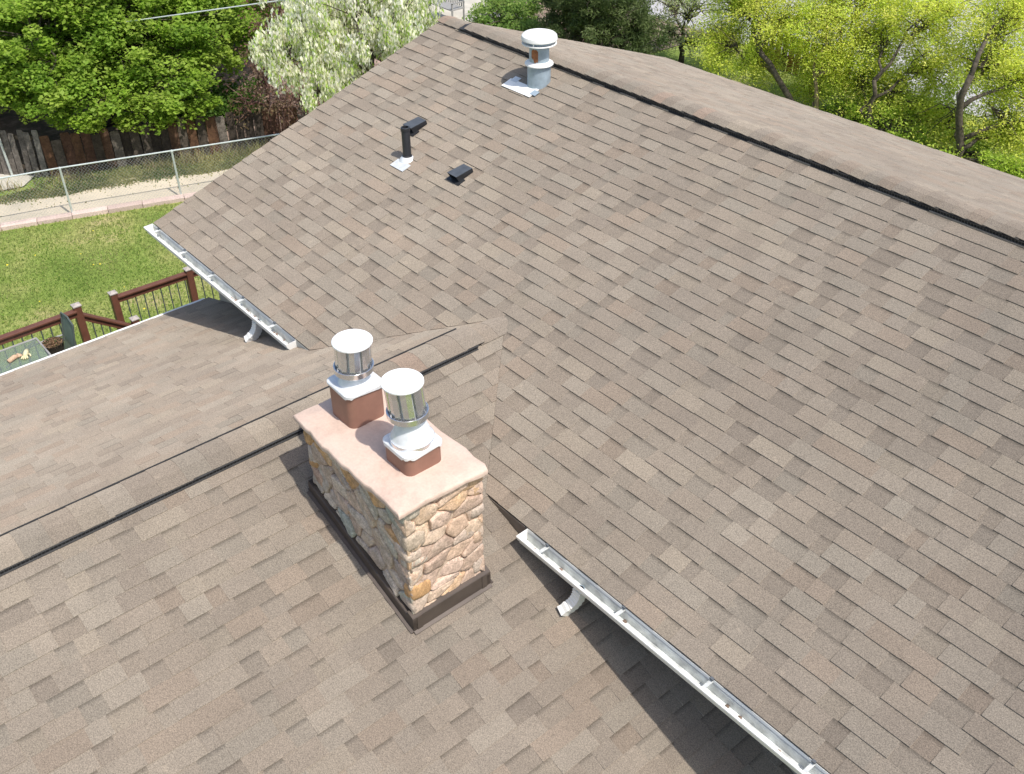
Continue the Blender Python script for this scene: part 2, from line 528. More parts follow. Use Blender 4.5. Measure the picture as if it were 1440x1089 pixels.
CELLS = []   # (slope index, verts, faces, cols, centroid)
def shingle_slope(idx, O, U, Vv, Nn, u0, u1, ncourse, regions, base=0.0):
    O, U, Vv, Nn = map(np.array, (O, U, Vv, Nn))
    for i in range(ncourse):
        v0, v1 = i * EXP, (i + 1) * EXP
        u = u0 - random.uniform(0, .25)
        istab = True
        v0j = v0
        while u < u1:
            wd = random.uniform(.14, .36) if istab else random.uniform(.10, .26)
            a, b_ = max(u, u0), min(u + wd, u1)
            if b_ - a > .004:
                col = PAL[RNG.choice(len(PAL), p=PALW)] * random.uniform(.95, 1.05)
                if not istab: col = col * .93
                hb = (.0110, .0050, .0100, .0065)[idx] if istab else (.003, .002, .003, .0025)[idx]
                j = random.uniform(-.0025, .0025) if istab else 0
                tilt = 0
                quad = [(a, v0j + j), (b_, v0j + j), (b_ - (tilt if istab else 0), v1 + .004), (a + (tilt if istab else 0), v1 + .004)]
                for reg in regions:
                    poly = quad
                    for hp in reg:
                        poly = clip(poly, *hp)
                        if not poly: break
                    if not poly: continue
                    # area check
                    ar = 0
                    for k in range(len(poly)):
                        x0_, y0_ = poly[k]; x1_, y1_ = poly[(k + 1) % len(poly)]
                        ar += x0_ * y1_ - x1_ * y0_
                    if abs(ar) < 1e-4: continue
                    parts = [(poly, None)]
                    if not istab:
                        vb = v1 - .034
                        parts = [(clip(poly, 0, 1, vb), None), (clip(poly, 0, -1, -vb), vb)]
                    V = []; F = []; C = []
                    for pp, band in parts:
                        if not pp: continue
                        n0 = len(V); n = len(pp)
                        for (uu, vv) in pp:
                            h = hb + (0.0015 - hb) * (vv - v0) / EXP + base
                            V.append(O + U * uu + Vv * vv + Nn * h)
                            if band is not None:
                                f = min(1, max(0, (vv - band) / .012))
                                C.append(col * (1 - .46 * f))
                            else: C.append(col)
                        for (uu, vv) in pp:
                            V.append(O + U * uu + Vv * vv + Nn * (-.012 + base))
                            C.append(col * .75)
                        F.append(tuple(range(n0, n0 + n)))
                        for k in range(n):
                            k2 = (k + 1) % n
                            F.append((n0 + n + k, n0 + n + k2, n0 + k2, n0 + k))
                    if V: CELLS.append((idx, V, F, C, np.mean(V, axis=0)))
            u += wd
            if istab: istab = random.random() < .27
            else: istab = True

XA = (1, 0, 0)
CO, SI = 1 / SL, P1 / SL
house = empty('house', (0, 0, ZG), 'house with brown shingled gable roofs, white gutters and ridge vents', 'house')
WL[house.name] = house.location.copy()
# main front slope: u = x , v = slope length from eave
VEe = YE * SL            # v of y=0
kx = 1.0 / CO * 1.0      # |x| = P1*|y|/P1 = |y| ; |y| = (VEe - v)*CO
# below y=0: keep x <= -(VEe-v)*CO  or x >= (VEe-v)*CO
reg_up = [(0, -1, -VEe)]
reg_l = [(0, 1, VEe), (1, -CO, -VEe * CO - .008)]
reg_r = [(0, 1, VEe), (-1, -CO, -VEe * CO - .008)]
shingle_slope(0, (0, -YE, -P1 * YE), XA, (0, CO, SI), (0, -SI, CO), -XK, XR_END, 32, [reg_up, reg_l, reg_r])
# rear slope
YB = 2 * YR + YE
shingle_slope(1, (0, YB, -P1 * YE), (-1, 0, 0), (0, -CO, SI), (0, SI, CO), -XR_END, XK, 32, [[]])
# cross gable slopes; eaves at x=+-XL
LCG = XL * SL
ncg = int(LCG / EXP) + 1
# right plane: U = +y? eave at x=XL, V goes to -x. u = y
zl = -P1 * XL
def cg_regs(sgn):
    # valid where y <= -|x| * 1  (above main roof), |x| = XL - v*CO ; above eave line y<-YE, else under the main roof for |x|>YE
    return [[(1, -CO, -XL + .010), (0, 1, LCG)], ]
# for |x| > YE the gable plane runs on under the main eave until the wall at y=-YE+.45
def slope_cg(idx, sgn):
    O = (sgn * XL, 0, zl)
    U = (0, sgn * 1, 0)
    # u = sgn*y
    Vv = (-sgn * CO, 0, SI)
    Nn = (sgn * SI, 0, CO)
    vY = (XL - YE) / CO          # v where |x| = YE
    # u=sgn*y: y <= -(XL - v*CO)+.01  -> sgn*u <= ...
    A = [(sgn, -CO, -XL + .004), (0, 1, LCG), (0, -1, -vY)]
    B = [(sgn, 0, -YE + .45), (0, 1, vY)]
    ua, ub = (YC_END, .02) if sgn > 0 else (-.02, -YC_END)
    B2 = [(sgn, 0, -YE + .45), (0, 1, vY)]
    shingle_slope(idx, O, U, Vv, Nn, ua, ub, ncg, [A, B2])
slope_cg(2, 1)
slope_cg(3, -1)

# rank the cells by size in the picture
rank = []
for i, (idx, V, F, C, cen) in enumerate(CELLS):
    n = len(F[0])
    pr = [project(p) for p in V[:n]]
    if any(q is None for q in pr): rank.append((0, i)); continue
    if idx == 1: rank.append((0, i)); continue
    cx = sum(q[0] for q in pr) / n; cy = sum(q[1] for q in pr) / n
    if not (0 < cx < 1440 and 0 < cy < 1089): rank.append((0, i)); continue
    ar = 0
    for k in range(n):
        ar += pr[k][0] * pr[(k + 1) % n][1] - pr[(k + 1) % n][0] * pr[k][1]
    rank.append((abs(ar), i))
rank.sort(reverse=True)
TOP = set(i for a, i in rank[:300])

slopes = []
def slope_part(name, quad, thick, label):
    q = [np.array(p, float) for p in quad]
    n = np.cross(q[1] - q[0], q[2] - q[0]); n /= np.linalg.norm(n)
    if n[2] < 0: n = -n
    m_ = len(q)
    V = [p - n * .012 for p in q] + [p - n * (.012 + thick) for p in q]
    F = [tuple(range(m_)), tuple(range(2 * m_ - 1, m_ - 1, -1))] + [(i, m_ + i, m_ + (i + 1) % m_, (i + 1) % m_) for i in range(m_)]
    o = mk(name, V, F, M['deck_under'], house)
    o['label'] = label
    return o
ov = .012
slopes.append(slope_part('roof_slope', [(-XK + ov, -YE + ov, -P1 * (YE - ov)), (-YE - .02, -YE + ov, -P1 * (YE - ov)), (0, 0, 0), (YE + .02, -YE + ov, -P1 * (YE - ov)), (XR_END - ov, -YE + ov, -P1 * (YE - ov)), (XR_END - ov, YR, P1 * YR), (-XK + ov, YR, P1 * YR)], .05, 'large front slope of the main roof'))
slopes.append(slope_part('roof_slope', [(-XK + ov, YB - ov, -P1 * (YE - ov)), (XR_END - ov, YB - ov, -P1 * (YE - ov)), (XR_END - ov, YR, P1 * YR), (-XK + ov, YR, P1 * YR)], .05, 'far slope of the main roof behind the ridge'))
for sg, lb in ((1, 'slope of the lower gable that carries the chimney'), (-1, 'slope of the lower gable above the deck')):
    slopes.append(slope_part('roof_slope', [(sg * XL - sg * ov, YC_END + ov, zl + .005), (sg * XL - sg * ov, -YE + .45, zl + .005), (sg * YE, -YE + .45, -P1 * YE), (sg * YE, -YE, -P1 * YE), (0, 0, 0), (0, YC_END + ov, 0)], .05, lb))
rest = MB()
for i, (idx, V, F, C, cen) in enumerate(CELLS):
    if i in TOP:
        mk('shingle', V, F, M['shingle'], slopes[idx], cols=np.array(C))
    else:
        n = len(rest.v)
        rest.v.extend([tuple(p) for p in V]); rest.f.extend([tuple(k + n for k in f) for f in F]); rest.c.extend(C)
tag(rest.mk('shingle_field', M['shingle'], house), kind='stuff')

# ------------------------------------------------------------------ ridge vents and ridge caps
def frame_pt(kind, s, d, h):
    """s along the ridge, d sideways along the slope (positive = side the camera sees), h above the plane"""
    sg = 1 if d >= 0 else -1
    if kind == 'main':
        y = YR - d * CO; z = P1 * YR - abs(d) * SI
        return (s, y - sg * SI * h * (1 if abs(d) > .02 else 0), z + CO * h)
    x = d * CO; z = -abs(d) * SI
    return (x + sg * SI * h * (1 if abs(d) > .02 else 0), s, z + CO * h)

FAR = .76     # the far half of the cross ridge is narrower
def ridge_piece(name, kind, s0, s1, ds, h0, h1, lift, mat, parent, col=None, jit=0, tail=None):
    """a bent strip over the ridge: ds = half width; lift = height at near end / far end"""
    dn = ds * 1.35 if kind == 'main' else ds * FAR
    prof = [-dn, -dn * .55, -dn * .22, 0, ds * .22, ds * .55, ds]
    V = []; C = []
    for s, ll in ((s0, lift[0]), (s1, lift[1])):
        for layer in (h1, h0):
            for k, d in enumerate(prof):
                rd = 0.010 if d == 0 else 0
                V.append(frame_pt(kind, s, d, layer + ll - rd))
                if col is not None: C.append(col)
    n = 7
    F = []
    for k in range(n - 1):
        F.append((k, k + 1, 2 * n + k + 1, 2 * n + k))
        F.append((n + k + 1, n + k, 3 * n + k, 3 * n + k + 1))
        F.append((k + 1, k, n + k, n + k + 1))
        F.append((2 * n + k, 2 * n + k + 1, 3 * n + k + 1, 3 * n + k))
    F.append((0, 2 * n, 3 * n, n)); F.append((n - 1, 2 * n - 1, 4 * n - 1, 3 * n - 1))
    return mk(name, V, F, mat, parent, cols=(C if col is not None else None))

def vent_strip(kind, s0, s1, ds, hgt):
    o = empty_part('ridge_vent', frame_pt(kind, (s0 + s1) / 2, 0, 0), house)
    # body
    ridge_piece('vent_body', kind, s0, s1, ds - .012, 0.004, hgt - .006, (0, 0), M['vent_black'], o)
    # lower flange and upper lip (two thin rails) on both sides, plus ribs
    for sg in (1, -1):
        for d0, d1, ha, hb in ((ds - .03, ds + .014, .003, .010), (ds - .03, ds + .002, hgt * .5 - .002, hgt * .5 + .003), (ds - .03, ds + .004, hgt - .008, hgt)):
            if sg < 0 and kind == 'cross':
                d0, d1 = d0 * FAR, d1 * FAR
                if ha > hgt * .6: d0, d1, ha, hb = ds * FAR + .004, ds * FAR + .014, .006, hgt + .015
            V = [frame_pt(kind, s, sg * d, h) for s in (s0, s1) for d, h in ((d0, ha), (d1, ha), (d1, hb), (d0, hb))]
            F = [(0, 1, 2, 3), (7, 6, 5, 4), (0, 4, 5, 1), (1, 5, 6, 2), (2, 6, 7, 3), (3, 7, 4, 0)]
            mk('vent_lip', V, F, M['vent_black'], o)
        if sg == 1:
            r_ = MB(); s = s0 + .01
            while s < s1:
                V = [frame_pt(kind, ss, sg * d, h) for ss in (s, s + .006) for d, h in ((ds - .02, .008), (ds + .000, .008), (ds + .000, hgt - .006), (ds - .02, hgt - .006))]
                r_.add(V, [(0, 1, 2, 3), (7, 6, 5, 4), (0, 4, 5, 1), (1, 5, 6, 2), (2, 6, 7, 3), (3, 7, 4, 0)])
                s += .028
            tag(r_.mk('vent_ribs', M['vent_rib'], o), kind='stuff')
    return o
def empty_part(name, loc, parent):
    o = bpy.data.objects.new(name, None); o.empty_display_size = .1
    COL.objects.link(o); o.location = loc
    adopt(o, parent)
    WL[o.name] = Vector(loc)
    return o

RH = .046
MD = .125
main_vent = vent_strip('main', -4.30, XR_END - .1, MD, RH)
CD = .168
cross_vent = vent_strip('cross', YC_END + .1, -.45, CD, RH)

def capcol():
    return PAL[RNG.choice(len(PAL), p=PALW)] * random.uniform(.86, .99)
# caps: main ridge laid from the left end to the right, cross ridge laid towards the main roof
def caps(kind, s0, s1, step, ds, vent_lo, vent_hi, parent, lf=.011):
    s = s0; i = 0
    while s < s1:
        hh = RH if vent_lo < s < vent_hi else .010
        if kind == 'cross' and s > -.5: hh = .008; lf = .004
        c = capcol()
        if random.random() < .12: c = np.array([.275, .212, .165])
        j = random.uniform(-.003, .003)
        ridge_piece('ridge_shingle', kind, s + j, s + step * 1.18 + j, ds + random.uniform(-.004, .004), hh, hh + .005, (lf, .001), M['shingle'], parent, col=c)
        s += step
caps('main', -XK - .01, XR_END, .145, MD - .004, -4.33, 99, slopes[0], .016)
caps('cross', YC_END, -.06, .20, CD - .006, -99, -.42, slopes[2], .0045)

# ------------------------------------------------------------------ walls, fascia, drip edges, gutters
wall = MB()
wx0, wx1 = -XK + .35, XR_END - .4
wy0, wy1 = -YE + .46, YB - .45
wall.box((wx0, wy0, ZG), (wx1, wy1, -P1 * YE - .12))
for xx in (wx0, wx1 - .12):
    wall.add([(xx, wy0, -P1 * YE - .12), (xx, wy1, -P1 * YE - .12), (xx, YR, P1 * YR - .25), (xx + .12, wy0, -P1 * YE - .12), (xx + .12, wy1, -P1 * YE - .12), (xx + .12, YR, P1 * YR - .25)],
             [(0, 2, 1), (3, 4, 5), (0, 1, 4, 3), (1, 2, 5, 4), (2, 0, 3, 5)])
wall.mk('wall', M['siding'], house)
w2 = MB()
w2.box((-XL + .45, YC_END + .35, ZG), (XL - .45, wy0 - .01, zl - .02))
w2.mk('wall', M['siding'], house)
# fascias
def bx(name, a, b, mat, parent, bv=0):
    o = MB().box(a, b).mk(name, mat, parent)
    if bv: bevel(o, bv)
    return o
ez = -P1 * YE
for (xa, xb) in ((-XK + .02, -YE - .02), (YE + .04, XR_END - .02)):
    bx('fascia', (xa, -YE + .018, ez - .17), (xb, -YE + .040, ez - .014), M['fascia'], house)
bx('fascia', (-XK + .02, YB - .04, ez - .17), (XR_END - .02, YB - .018, ez - .014), M['fascia'], house)
bx('fascia', (-XL + .014, YC_END + .02, zl - .17), (-XL + .036, -YE + .40, zl - .012), M['white'], house)
bx('drip_edge', (-XL - .045, YC_END + .01, zl - .030), (-XL - .001, -YE + .40, zl - .002), M['white'], house)
bx('fascia', (XL - .036, YC_END + .02, zl - .17), (XL - .014, -YE + .40, zl - .012), M['white'], house)
# rake boards of the main roof (left)
for sgn, y_a, y_b in ((1, -YE + .02, YR), (-1, YB - .02, YR)):
    V = []
    for x in (-XK + .004, -XK + .024):
        for y in (y_a, y_b):
            z = P1 * YR - P1 * abs(y - YR)
            V += [(x, y, z - .16), (x, y, z - .014)]
    F = [(0, 1, 3, 2), (4, 6, 7, 5), (0, 2, 6, 4), (1, 5, 7, 3), (0, 4, 5, 1), (2, 3, 7, 6)]
    mk('rake_board', V, F, M['white'], house)

GY = -YE - .004      # back of gutter
GZ = ez - .022        # top of gutter back
prof = [(0.0, .012), (0.0, -.105), (-.066, -.105), (-.078, -.085), (-.084, -.060), (-.104, -.034), (-.112, -.004), (-.112, .006), (-.096, .008)]
def gutter(x0, x1, hangers, outlet, end_left=True, end_right=True, dirt=None):
    gt = empty_part('gutter', ((x0 + x1) / 2, GY - .05, GZ - .05), house)
    n = len(prof)
    th = .003
    # offset profile inwards
    inner = []
    for i, (a, b) in enumerate(prof):
        pa = prof[max(0, i - 1)]; pb = prof[min(n - 1, i + 1)]
        dx, dz = pb[0] - pa[0], pb[1] - pa[1]
        l = math.hypot(dx, dz)
        inner.append((a + dz / l * th, b - dx / l * th) if False else (a - (-dz) / l * -th, b + (dx) / l * -th))
    V = []
    for x in (x0, x1):
        V += [(x, GY + a, GZ + b) for a, b in prof]
        V += [(x, GY + a, GZ + b) for a, b in inner]
    F = []
    m2 = 2 * n
    for k in range(n - 1):
        F.append((k, k + 1, m2 + k + 1, m2 + k))
        F.append((n + k + 1, n + k, m2 + n + k, m2 + n + k + 1))
        F.append((k + 1, k, n + k, n + k + 1)); F.append((m2 + k, m2 + k + 1, m2 + n + k + 1, m2 + n + k))
    F.append((0, m2, m2 + n, n)); F.append((n - 1, 2 * n - 1, m2 + 2 * n - 1, m2 + n - 1))
    o = mk('trough', V, F, M['white'], gt)
    # inner liner (weathered bottom)
    V = []
    for x in (x0 + .004, x1 - .004):
        V += [(x, GY - .004, GZ - .02), (x, GY - .004, GZ - .1005), (x, GY - .066, GZ - .1005), (x, GY - .0765, GZ - .083), (x, GY - .0825, GZ - .060)]
    F = [(k, k + 5, k + 6, k + 1) for k in range(4)]
    mk('trough_lining', V, F, M['gutter_in'], gt)
    for e, xx in ((end_left, x0 - .002), (end_right, x1 + .002)):
        if e:
            poly = [(GY + a, GZ + b) for a, b in prof[:-1]]
            V = [(xx - .002, a, b) for a, b in poly] + [(xx + .002, a, b) for a, b in poly]
            k_ = len(poly)
            F = [tuple(range(k_)), tuple(range(2 * k_ - 1, k_ - 1, -1))] + [(i, k_ + i, k_ + (i + 1) % k_, (i + 1) % k_) for i in range(k_)]
            mk('end_cap', V, F, M['white'], gt)
    for hx in hangers:
        h = MB()
        h.box((hx - .013, GY - .108, GZ - .010), (hx + .013, GY - .001, GZ - .002))
        h.box((hx - .013, GY - .001, GZ - .002), (hx + .013, GY + .001, GZ + .010))
        h.mk('hanger', M['gutter_in'], gt)
        MB().box((hx - .012, GY - .014, GZ + .012), (hx + .014, GY + .006, GZ + .026)).mk('strap', M['strap'], gt)
    # outlet ring and elbow
    ox = outlet
    if ox is not None:
        oo = MB()
        oo.lathe((ox, GY - .040, GZ - .100), [(.034, 0), (.034, .006), (.026, .006), (.026, 0)], 16)
        oo.mk('outlet_ring', M['galv'], gt)
        MB().lathe((ox, GY - .040, GZ - .0985), [(.026, 0), (.026, .001)], 16).mk('outlet_hole', M['hole'], gt)
        # ribbed elbow, rectangular section: straight down then kicks away from the house (-y)
        el = MB()
        path = []
        for k in range(13):
            t_ = k / 12
            a = t_ * R(48)
            rr = .24
            path.append(Vector((ox - (rr - rr * math.cos(a)) * .55, GY - .040 - (rr - rr * math.cos(a)) * .85, GZ - .105 - rr * math.sin(a))))
        last = path[-1] - path[-2]; last.normalize()
        path += [path[-1] + last * .03, path[-1] + last * .065, path[-1] + last * .07]
        V = []; F = []
        for k, p_ in enumerate(path):
            d = (path[min(k + 1, len(path) - 1)] - path[max(k - 1, 0)]).normalized()
            sx = d.cross(Vector((1, .0, 0))).normalized() if abs(d.x) < .9 else Vector((0, 1, 0))
            sy = d.cross(sx).normalized()
            rib = 1.0 if k % 2 == 0 else .90
            for i_, j_ in ((-1, -1), (1, -1), (1, 1), (-1, 1)):
                V.append(p_ + sx * (i_ * .043 * rib) + sy * (j_ * .040 * rib))
        for k in range(len(path) - 1):
            for q in range(4):
                F.append((k * 4 + q, k * 4 + (q + 1) % 4, k * 4 + 4 + (q + 1) % 4, k * 4 + 4 + q))
        F.append((3, 2, 1, 0))
        el.add(V, F)
        o = el.mk('downspout_elbow', M['white'], gt)
        so = o.modifiers.new('solid', 'SOLIDIFY'); so.thickness = .003; so.offset = -1
    if dirt:
        dm = MB()
        for i in range(dirt[2]):
            x = random.uniform(dirt[0], dirt[1]); y = GY - random.uniform(.010, .060)
            r_ = random.uniform(.006, .020)
            dm.lathe((x, y, GZ - .099), [(r_, 0), (r_ * .8, .006), (r_ * .2, .010)], 5)
        tag(dm.mk('gutter_debris', M['soil'], gt), kind='stuff')
    return gt
gutter(1.83, XR_END - .05, [2.06 + .80 * k for k in range(8)], 2.46, True, True, (1.9, 5.5, 26))['label'] = 'white gutter below the main slope, right of the chimney'
gutter(-XK - .02, -1.58, [-4.62, -3.95, -3.28, -2.62, -1.98], -2.30, True, True, (-2.9, -1.65, 46))['label'] = 'short white gutter at the left, above the deck side'
# triangular metal kick-out flashing pieces at the valley feet
for sg, mt in ((-1, M['fascia']), (1, simple('brown_grey_flashing', (.20, .17, .145), .6, var=.15))):
    xa, xb = (1.60, 1.33) if sg < 0 else (1.80, 1.33)
    V = [(sg * xa, -YE - .004, ez - .012), (sg * xb, -YE - .004, ez - .012), (sg * xa, -YE - .004, -P1 * xa + .012), (sg * xa, -YE - .007, ez - .012), (sg * xb, -YE - .007, ez - .012), (sg * xa, -YE - .007, -P1 * xa + .012)]
    mk('kickout_flashing', V, [(0, 1, 2), (5, 4, 3), (0, 3, 4, 1), (1, 4, 5, 2), (2, 5, 3, 0)], mt, house)

# ------------------------------------------------------------------ chimney
CX0, CX1, CY0, CY1 = 0.675, 1.905, -2.445, -1.815
ZT = 0.49
chim = empty('chimney', ((CX0 + CX1) / 2, (CY0 + CY1) / 2, -P1 * 1.29), 'fieldstone chimney with pale concrete crown beside the lower ridge', 'chimney')
WL[chim.name] = chim.location.copy()
ins = .012
mb = MB()
V = []
for x, y in ((CX0 + ins, CY0 + ins), (CX1 - ins, CY0 + ins), (CX1 - ins, CY1 - ins), (CX0 + ins, CY1 - ins)):
    V.append((x, y, -P1 * x - .05))
for x, y in ((CX0 + ins, CY0 + ins), (CX1 - ins, CY0 + ins), (CX1 - ins, CY1 - ins), (CX0 + ins, CY1 - ins)):
    V.append((x, y, ZT))
mk('mortar_core', V, [(0, 3, 2, 1), (4, 5, 6, 7), (0, 1, 5, 4), (1, 2, 6, 5), (2, 3, 7, 6), (3, 0, 4, 7)], M['mortar'], chim)

WARM = [(.56, .40, .29), (.60, .45, .33), (.52, .38, .29), (.60, .48, .38), (.48, .35, .27), (.58, .39, .24), (.52, .42, .34), (.57, .42, .33)]  # paler stones for the front face, its sunlight partly put into the colour
MIX = [(.52, .42, .32), (.47, .41, .33), (.55, .33, .16), (.50, .38, .29), (.40, .40, .33), (.56, .47, .38), (.48, .33, .24), (.46, .38, .32), (.53, .44, .35), (.50, .40, .30)]  # mixed stones, greyer overall: the long face's shade is partly in the colour
def stones(origin, S_, T_, N_, poly, cw, ch, ang, pal, hgt=.024):
    """Voronoi field stones on a wall face; poly = outline in (s,t) metres"""
    origin, S_, T_, N_ = map(np.array, (origin, S_, T_, N_))
    xs = [p[0] for p in poly]; ys = [p[1] for p in poly]
    ca, sa = math.cos(ang), math.sin(ang)
    seeds = []
    yy = min(ys) - ch; row = 0
    while yy < max(ys) + ch:
        xx = min(xs) - cw + (row % 2) * cw * .5
        while xx < max(xs) + cw:
            seeds.append((xx + random.uniform(-.46, .46) * cw, yy + random.uniform(-.46, .46) * ch))
            xx += cw
        yy += ch; row += 1
    def tm(p):   # to metric space
        a, b = p[0] * ca + p[1] * sa, -p[0] * sa + p[1] * ca
        return (a / cw, b / ch)
    ms = [tm(s) for s in seeds]
    for i, s in enumerate(seeds):
        big = [(min(xs), min(ys)), (max(xs), min(ys)), (max(xs), max(ys)), (min(xs), max(ys))]
        pl = list(poly)
        pm = [tm(p) for p in pl]
        ok = True
        order = sorted(range(len(seeds)), key=lambda j: (ms[j][0] - ms[i][0]) ** 2 + (ms[j][1] - ms[i][1]) ** 2)[1:16]
        for j in order:
            a, b = ms[j][0] - ms[i][0], ms[j][1] - ms[i][1]
            c = (ms[j][0] ** 2 + ms[j][1] ** 2 - ms[i][0] ** 2 - ms[i][1] ** 2) / 2
            pm = clip(pm, a, b, c)
            if not pm: ok = False; break
        if not ok: continue
        pl = []
        for a, b in pm:
            a *= cw; b *= ch
            pl.append((a * ca - b * sa, a * sa + b * ca))
        ar = 0
        for k in range(len(pl)):
            ar += pl[k][0] * pl[(k + 1) % len(pl)][1] - pl[(k + 1) % len(pl)][0] * pl[k][1]
        ar = abs(ar) / 2
        if ar < .0012: continue
        cx = sum(p[0] for p in pl) / len(pl); cy = sum(p[1] for p in pl) / len(pl)
        rmean = math.sqrt(ar / math.pi)
        sc = max(.7, 1 - .0042 / rmean)
        pl = [(cx + (p[0] - cx) * sc, cy + (p[1] - cy) * sc) for p in pl]
        # chaikin rounding x2
        for it in range(2):
            q = []
            for k in range(len(pl)):
                p0, p1_ = pl[k], pl[(k + 1) % len(pl)]
                f = .13 if it == 0 else .22
                q.append((p0[0] * (1 - f) + p1_[0] * f, p0[1] * (1 - f) + p1_[1] * f))
                q.append((p0[0] * f + p1_[0] * (1 - f), p0[1] * f + p1_[1] * (1 - f)))
            pl = q
        n = len(pl)
        jit = [1 + random.uniform(-.05, .04) for _ in range(n)]
        pl = [(cx + (p[0] - cx) * jj, cy + (p[1] - cy) * jj) for p, jj in zip(pl, jit)]
        h = hgt * random.uniform(.55, 1.25)
        tx, ty = random.uniform(-.16, .16), random.uniform(-.16, .16)
        rings = [(1.0, -.02), (1.0, .45), (.95, .80), (.78, .96), (.42, 1.0)]
        col = np.array(random.choice(pal)) * random.uniform(.88, 1.12)
        col2 = np.array(random.choice(pal)) * random.uniform(.9, 1.1)
        V = []; C = []
        for sc_, hh in rings:
            for k, p in enumerate(pl):
                a = cx + (p[0] - cx) * sc_; b = cy + (p[1] - cy) * sc_
                z = h * hh + (0 if hh <= 0 else ((a - cx) * tx + (b - cy) * ty) + random.uniform(-.0036, .0036))
                V.append(origin + S_ * a + T_ * b + N_ * z)
                w_ = .5 + .5 * math.sin(a * 30 + b * 17 + i)
                C.append(col * (1 - .4 * w_) + col2 * .4 * w_)
        V.append(origin + S_ * cx + T_ * cy + N_ * (h * 1.02)); C.append(col)
        F = []
        for r_ in range(len(rings) - 1):
            for k in range(n):
                k2 = (k + 1) % n
                F.append((r_ * n + k, r_ * n + k2, (r_ + 1) * n + k2, (r_ + 1) * n + k))
        L_ = (len(rings) - 1) * n
        for k in range(n): F.append((L_ + k, L_ + (k + 1) % n, len(V) - 1))
        o = mk('stone', V, F, M['stone'], chim, cols=np.array(C), smooth=True)
fl = .12   # flashing height
# front face (+x): s = y
stones((CX1 - ins, 0, 0), (0, 1, 0), (0, 0, 1), (1, 0, 0), [(CY0 - .015, -P1 * CX1 + fl - .01), (CY1 + .01, -P1 * CX1 + fl - .01), (CY1 + .01, ZT), (CY0 - .015, ZT)], .205, .125, R(22), WARM)
# long face (-y): s = x
stones((0, CY0 + ins, 0), (1, 0, 0), (0, 0, 1), (0, -1, 0), [(CX0 - .01, -P1 * CX0 + fl - .01), (CX1 + .012, -P1 * CX1 + fl - .01), (CX1 + .012, ZT), (CX0 - .01, ZT)], .19, .125, R(-28), MIX)
# hidden faces
stones((CX0 + ins, 0, 0), (0, -1, 0), (0, 0, 1), (-1, 0, 0), [(-CY1, -P1 * CX0 + fl - .01), (-CY0, -P1 * CX0 + fl - .01), (-CY0, ZT), (-CY1, ZT)], .2, .13, R(10), MIX)
stones((0, CY1 - ins, 0), (-1, 0, 0), (0, 0, 1), (0, 1, 0), [(-CX1, -P1 * CX1 + fl - .01), (-CX0, -P1 * CX0 + fl - .01), (-CX0, ZT), (-CX1, ZT)], .2, .13, R(20), WARM)

# corner stones that turn the edge
def corner_stone(x, y, sx, sy, z, a, b, h, pal):
    nu, nv = 12, 7
    col = np.array(random.choice(pal)) * random.uniform(.9, 1.08)
    V = []; C = []
    ex = .42
    f = lambda t_: math.copysign(abs(t_) ** ex, t_)
    ph = random.uniform(0, 6)
    for i in range(nv + 1):
        v = -math.pi / 2 + math.pi * i / nv
        for j in range(nu):
            u = 2 * math.pi * j / nu
            k = 1 + .06 * math.sin(3 * u + ph) + random.uniform(-.03, .03)
            V.append((x + a * f(math.cos(v)) * f(math.cos(u)) * k, y + b * f(math.cos(v)) * f(math.sin(u)) * k, z + h * f(math.sin(v)) + .012 * math.sin(u + ph)))
            C.append(col)
    F = [(i * nu + j, i * nu + (j + 1) % nu, (i + 1) * nu + (j + 1) % nu, (i + 1) * nu + j) for i in range(nv) for j in range(nu)]
    mk('corner_stone', V, F, M['stone'], chim, cols=np.array(C), smooth=True)
for (x_, y_, sx, sy, pl_) in ((CX1, CY0, 1, -1, WARM + MIX[:3]), (CX1, CY1, 1, 1, WARM), (CX0, CY0, -1, -1, MIX)):
    z = -P1 * x_ + fl + .03; k = 0
    while z < ZT - .10:
        h = min(random.uniform(.045, .078), (ZT - z - .022) / 2)
        long_ = k % 2 == 0
        a, b = (.085, .055) if long_ else (.055, .085)
        a *= random.uniform(.85, 1.15); b *= random.uniform(.85, 1.15)
        pr_ = random.uniform(.010, .022)
        corner_stone(x_ + sx * (pr_ - a), y_ + sy * (pr_ - b), sx, sy, z + h, a, b, h * .96, pl_)
        z += 2 * h; k += 1

# crown: irregular slab, slightly crowned
front = [(0.60, -2.495), (0.70, -2.500), (0.794, -2.507), (0.85, -2.500), (0.92, -2.512), (1.038, -2.524), (1.10, -2.512), (1.17, -2.520), (1.291, -2.524), (1.35, -2.512), (1.439, -2.520), (1.563, -2.520), (1.62, -2.506), (1.68, -2.512), (1.786, -2.510), (1.88, -2.518), (1.955, -2.522)]
right = [(1.960, -2.46), (1.958, -2.38), (1.950, -2.30), (1.954, -2.195), (1.962, -2.08), (1.966, -1.98), (1.974, -1.88), (1.978, -1.805)]
back = [(1.923, -1.782), (1.82, -1.792), (1.712, -1.775), (1.58, -1.786), (1.441, -1.795), (1.2, -1.782), (1.0, -1.795), (.8, -1.785), (.62, -1.79)]
left = [(.60, -1.95), (.592, -2.1), (.604, -2.25), (.595, -2.4)]
out = front + right + back + left
cx, cy = 1.29, -2.14
rings = [(.995, -.034), (1.0, -.012), (.994, .003), (.975, .009), (.75, .014), (.4, .016)]
V = []
n = len(out)
zc = .508
low = [random.uniform(-.010, .006) for _ in out]
for ri, (sc_, dz) in enumerate(rings):
    for k, (x, y) in enumerate(out):
        f = sc_ if ri < 3 else sc_
        V.append((cx + (x - cx) * f, cy + (y - cy) * f, zc + dz + (low[k] if ri == 0 else low[k] * .25 if ri == 1 else random.uniform(-.0015, .0015))))
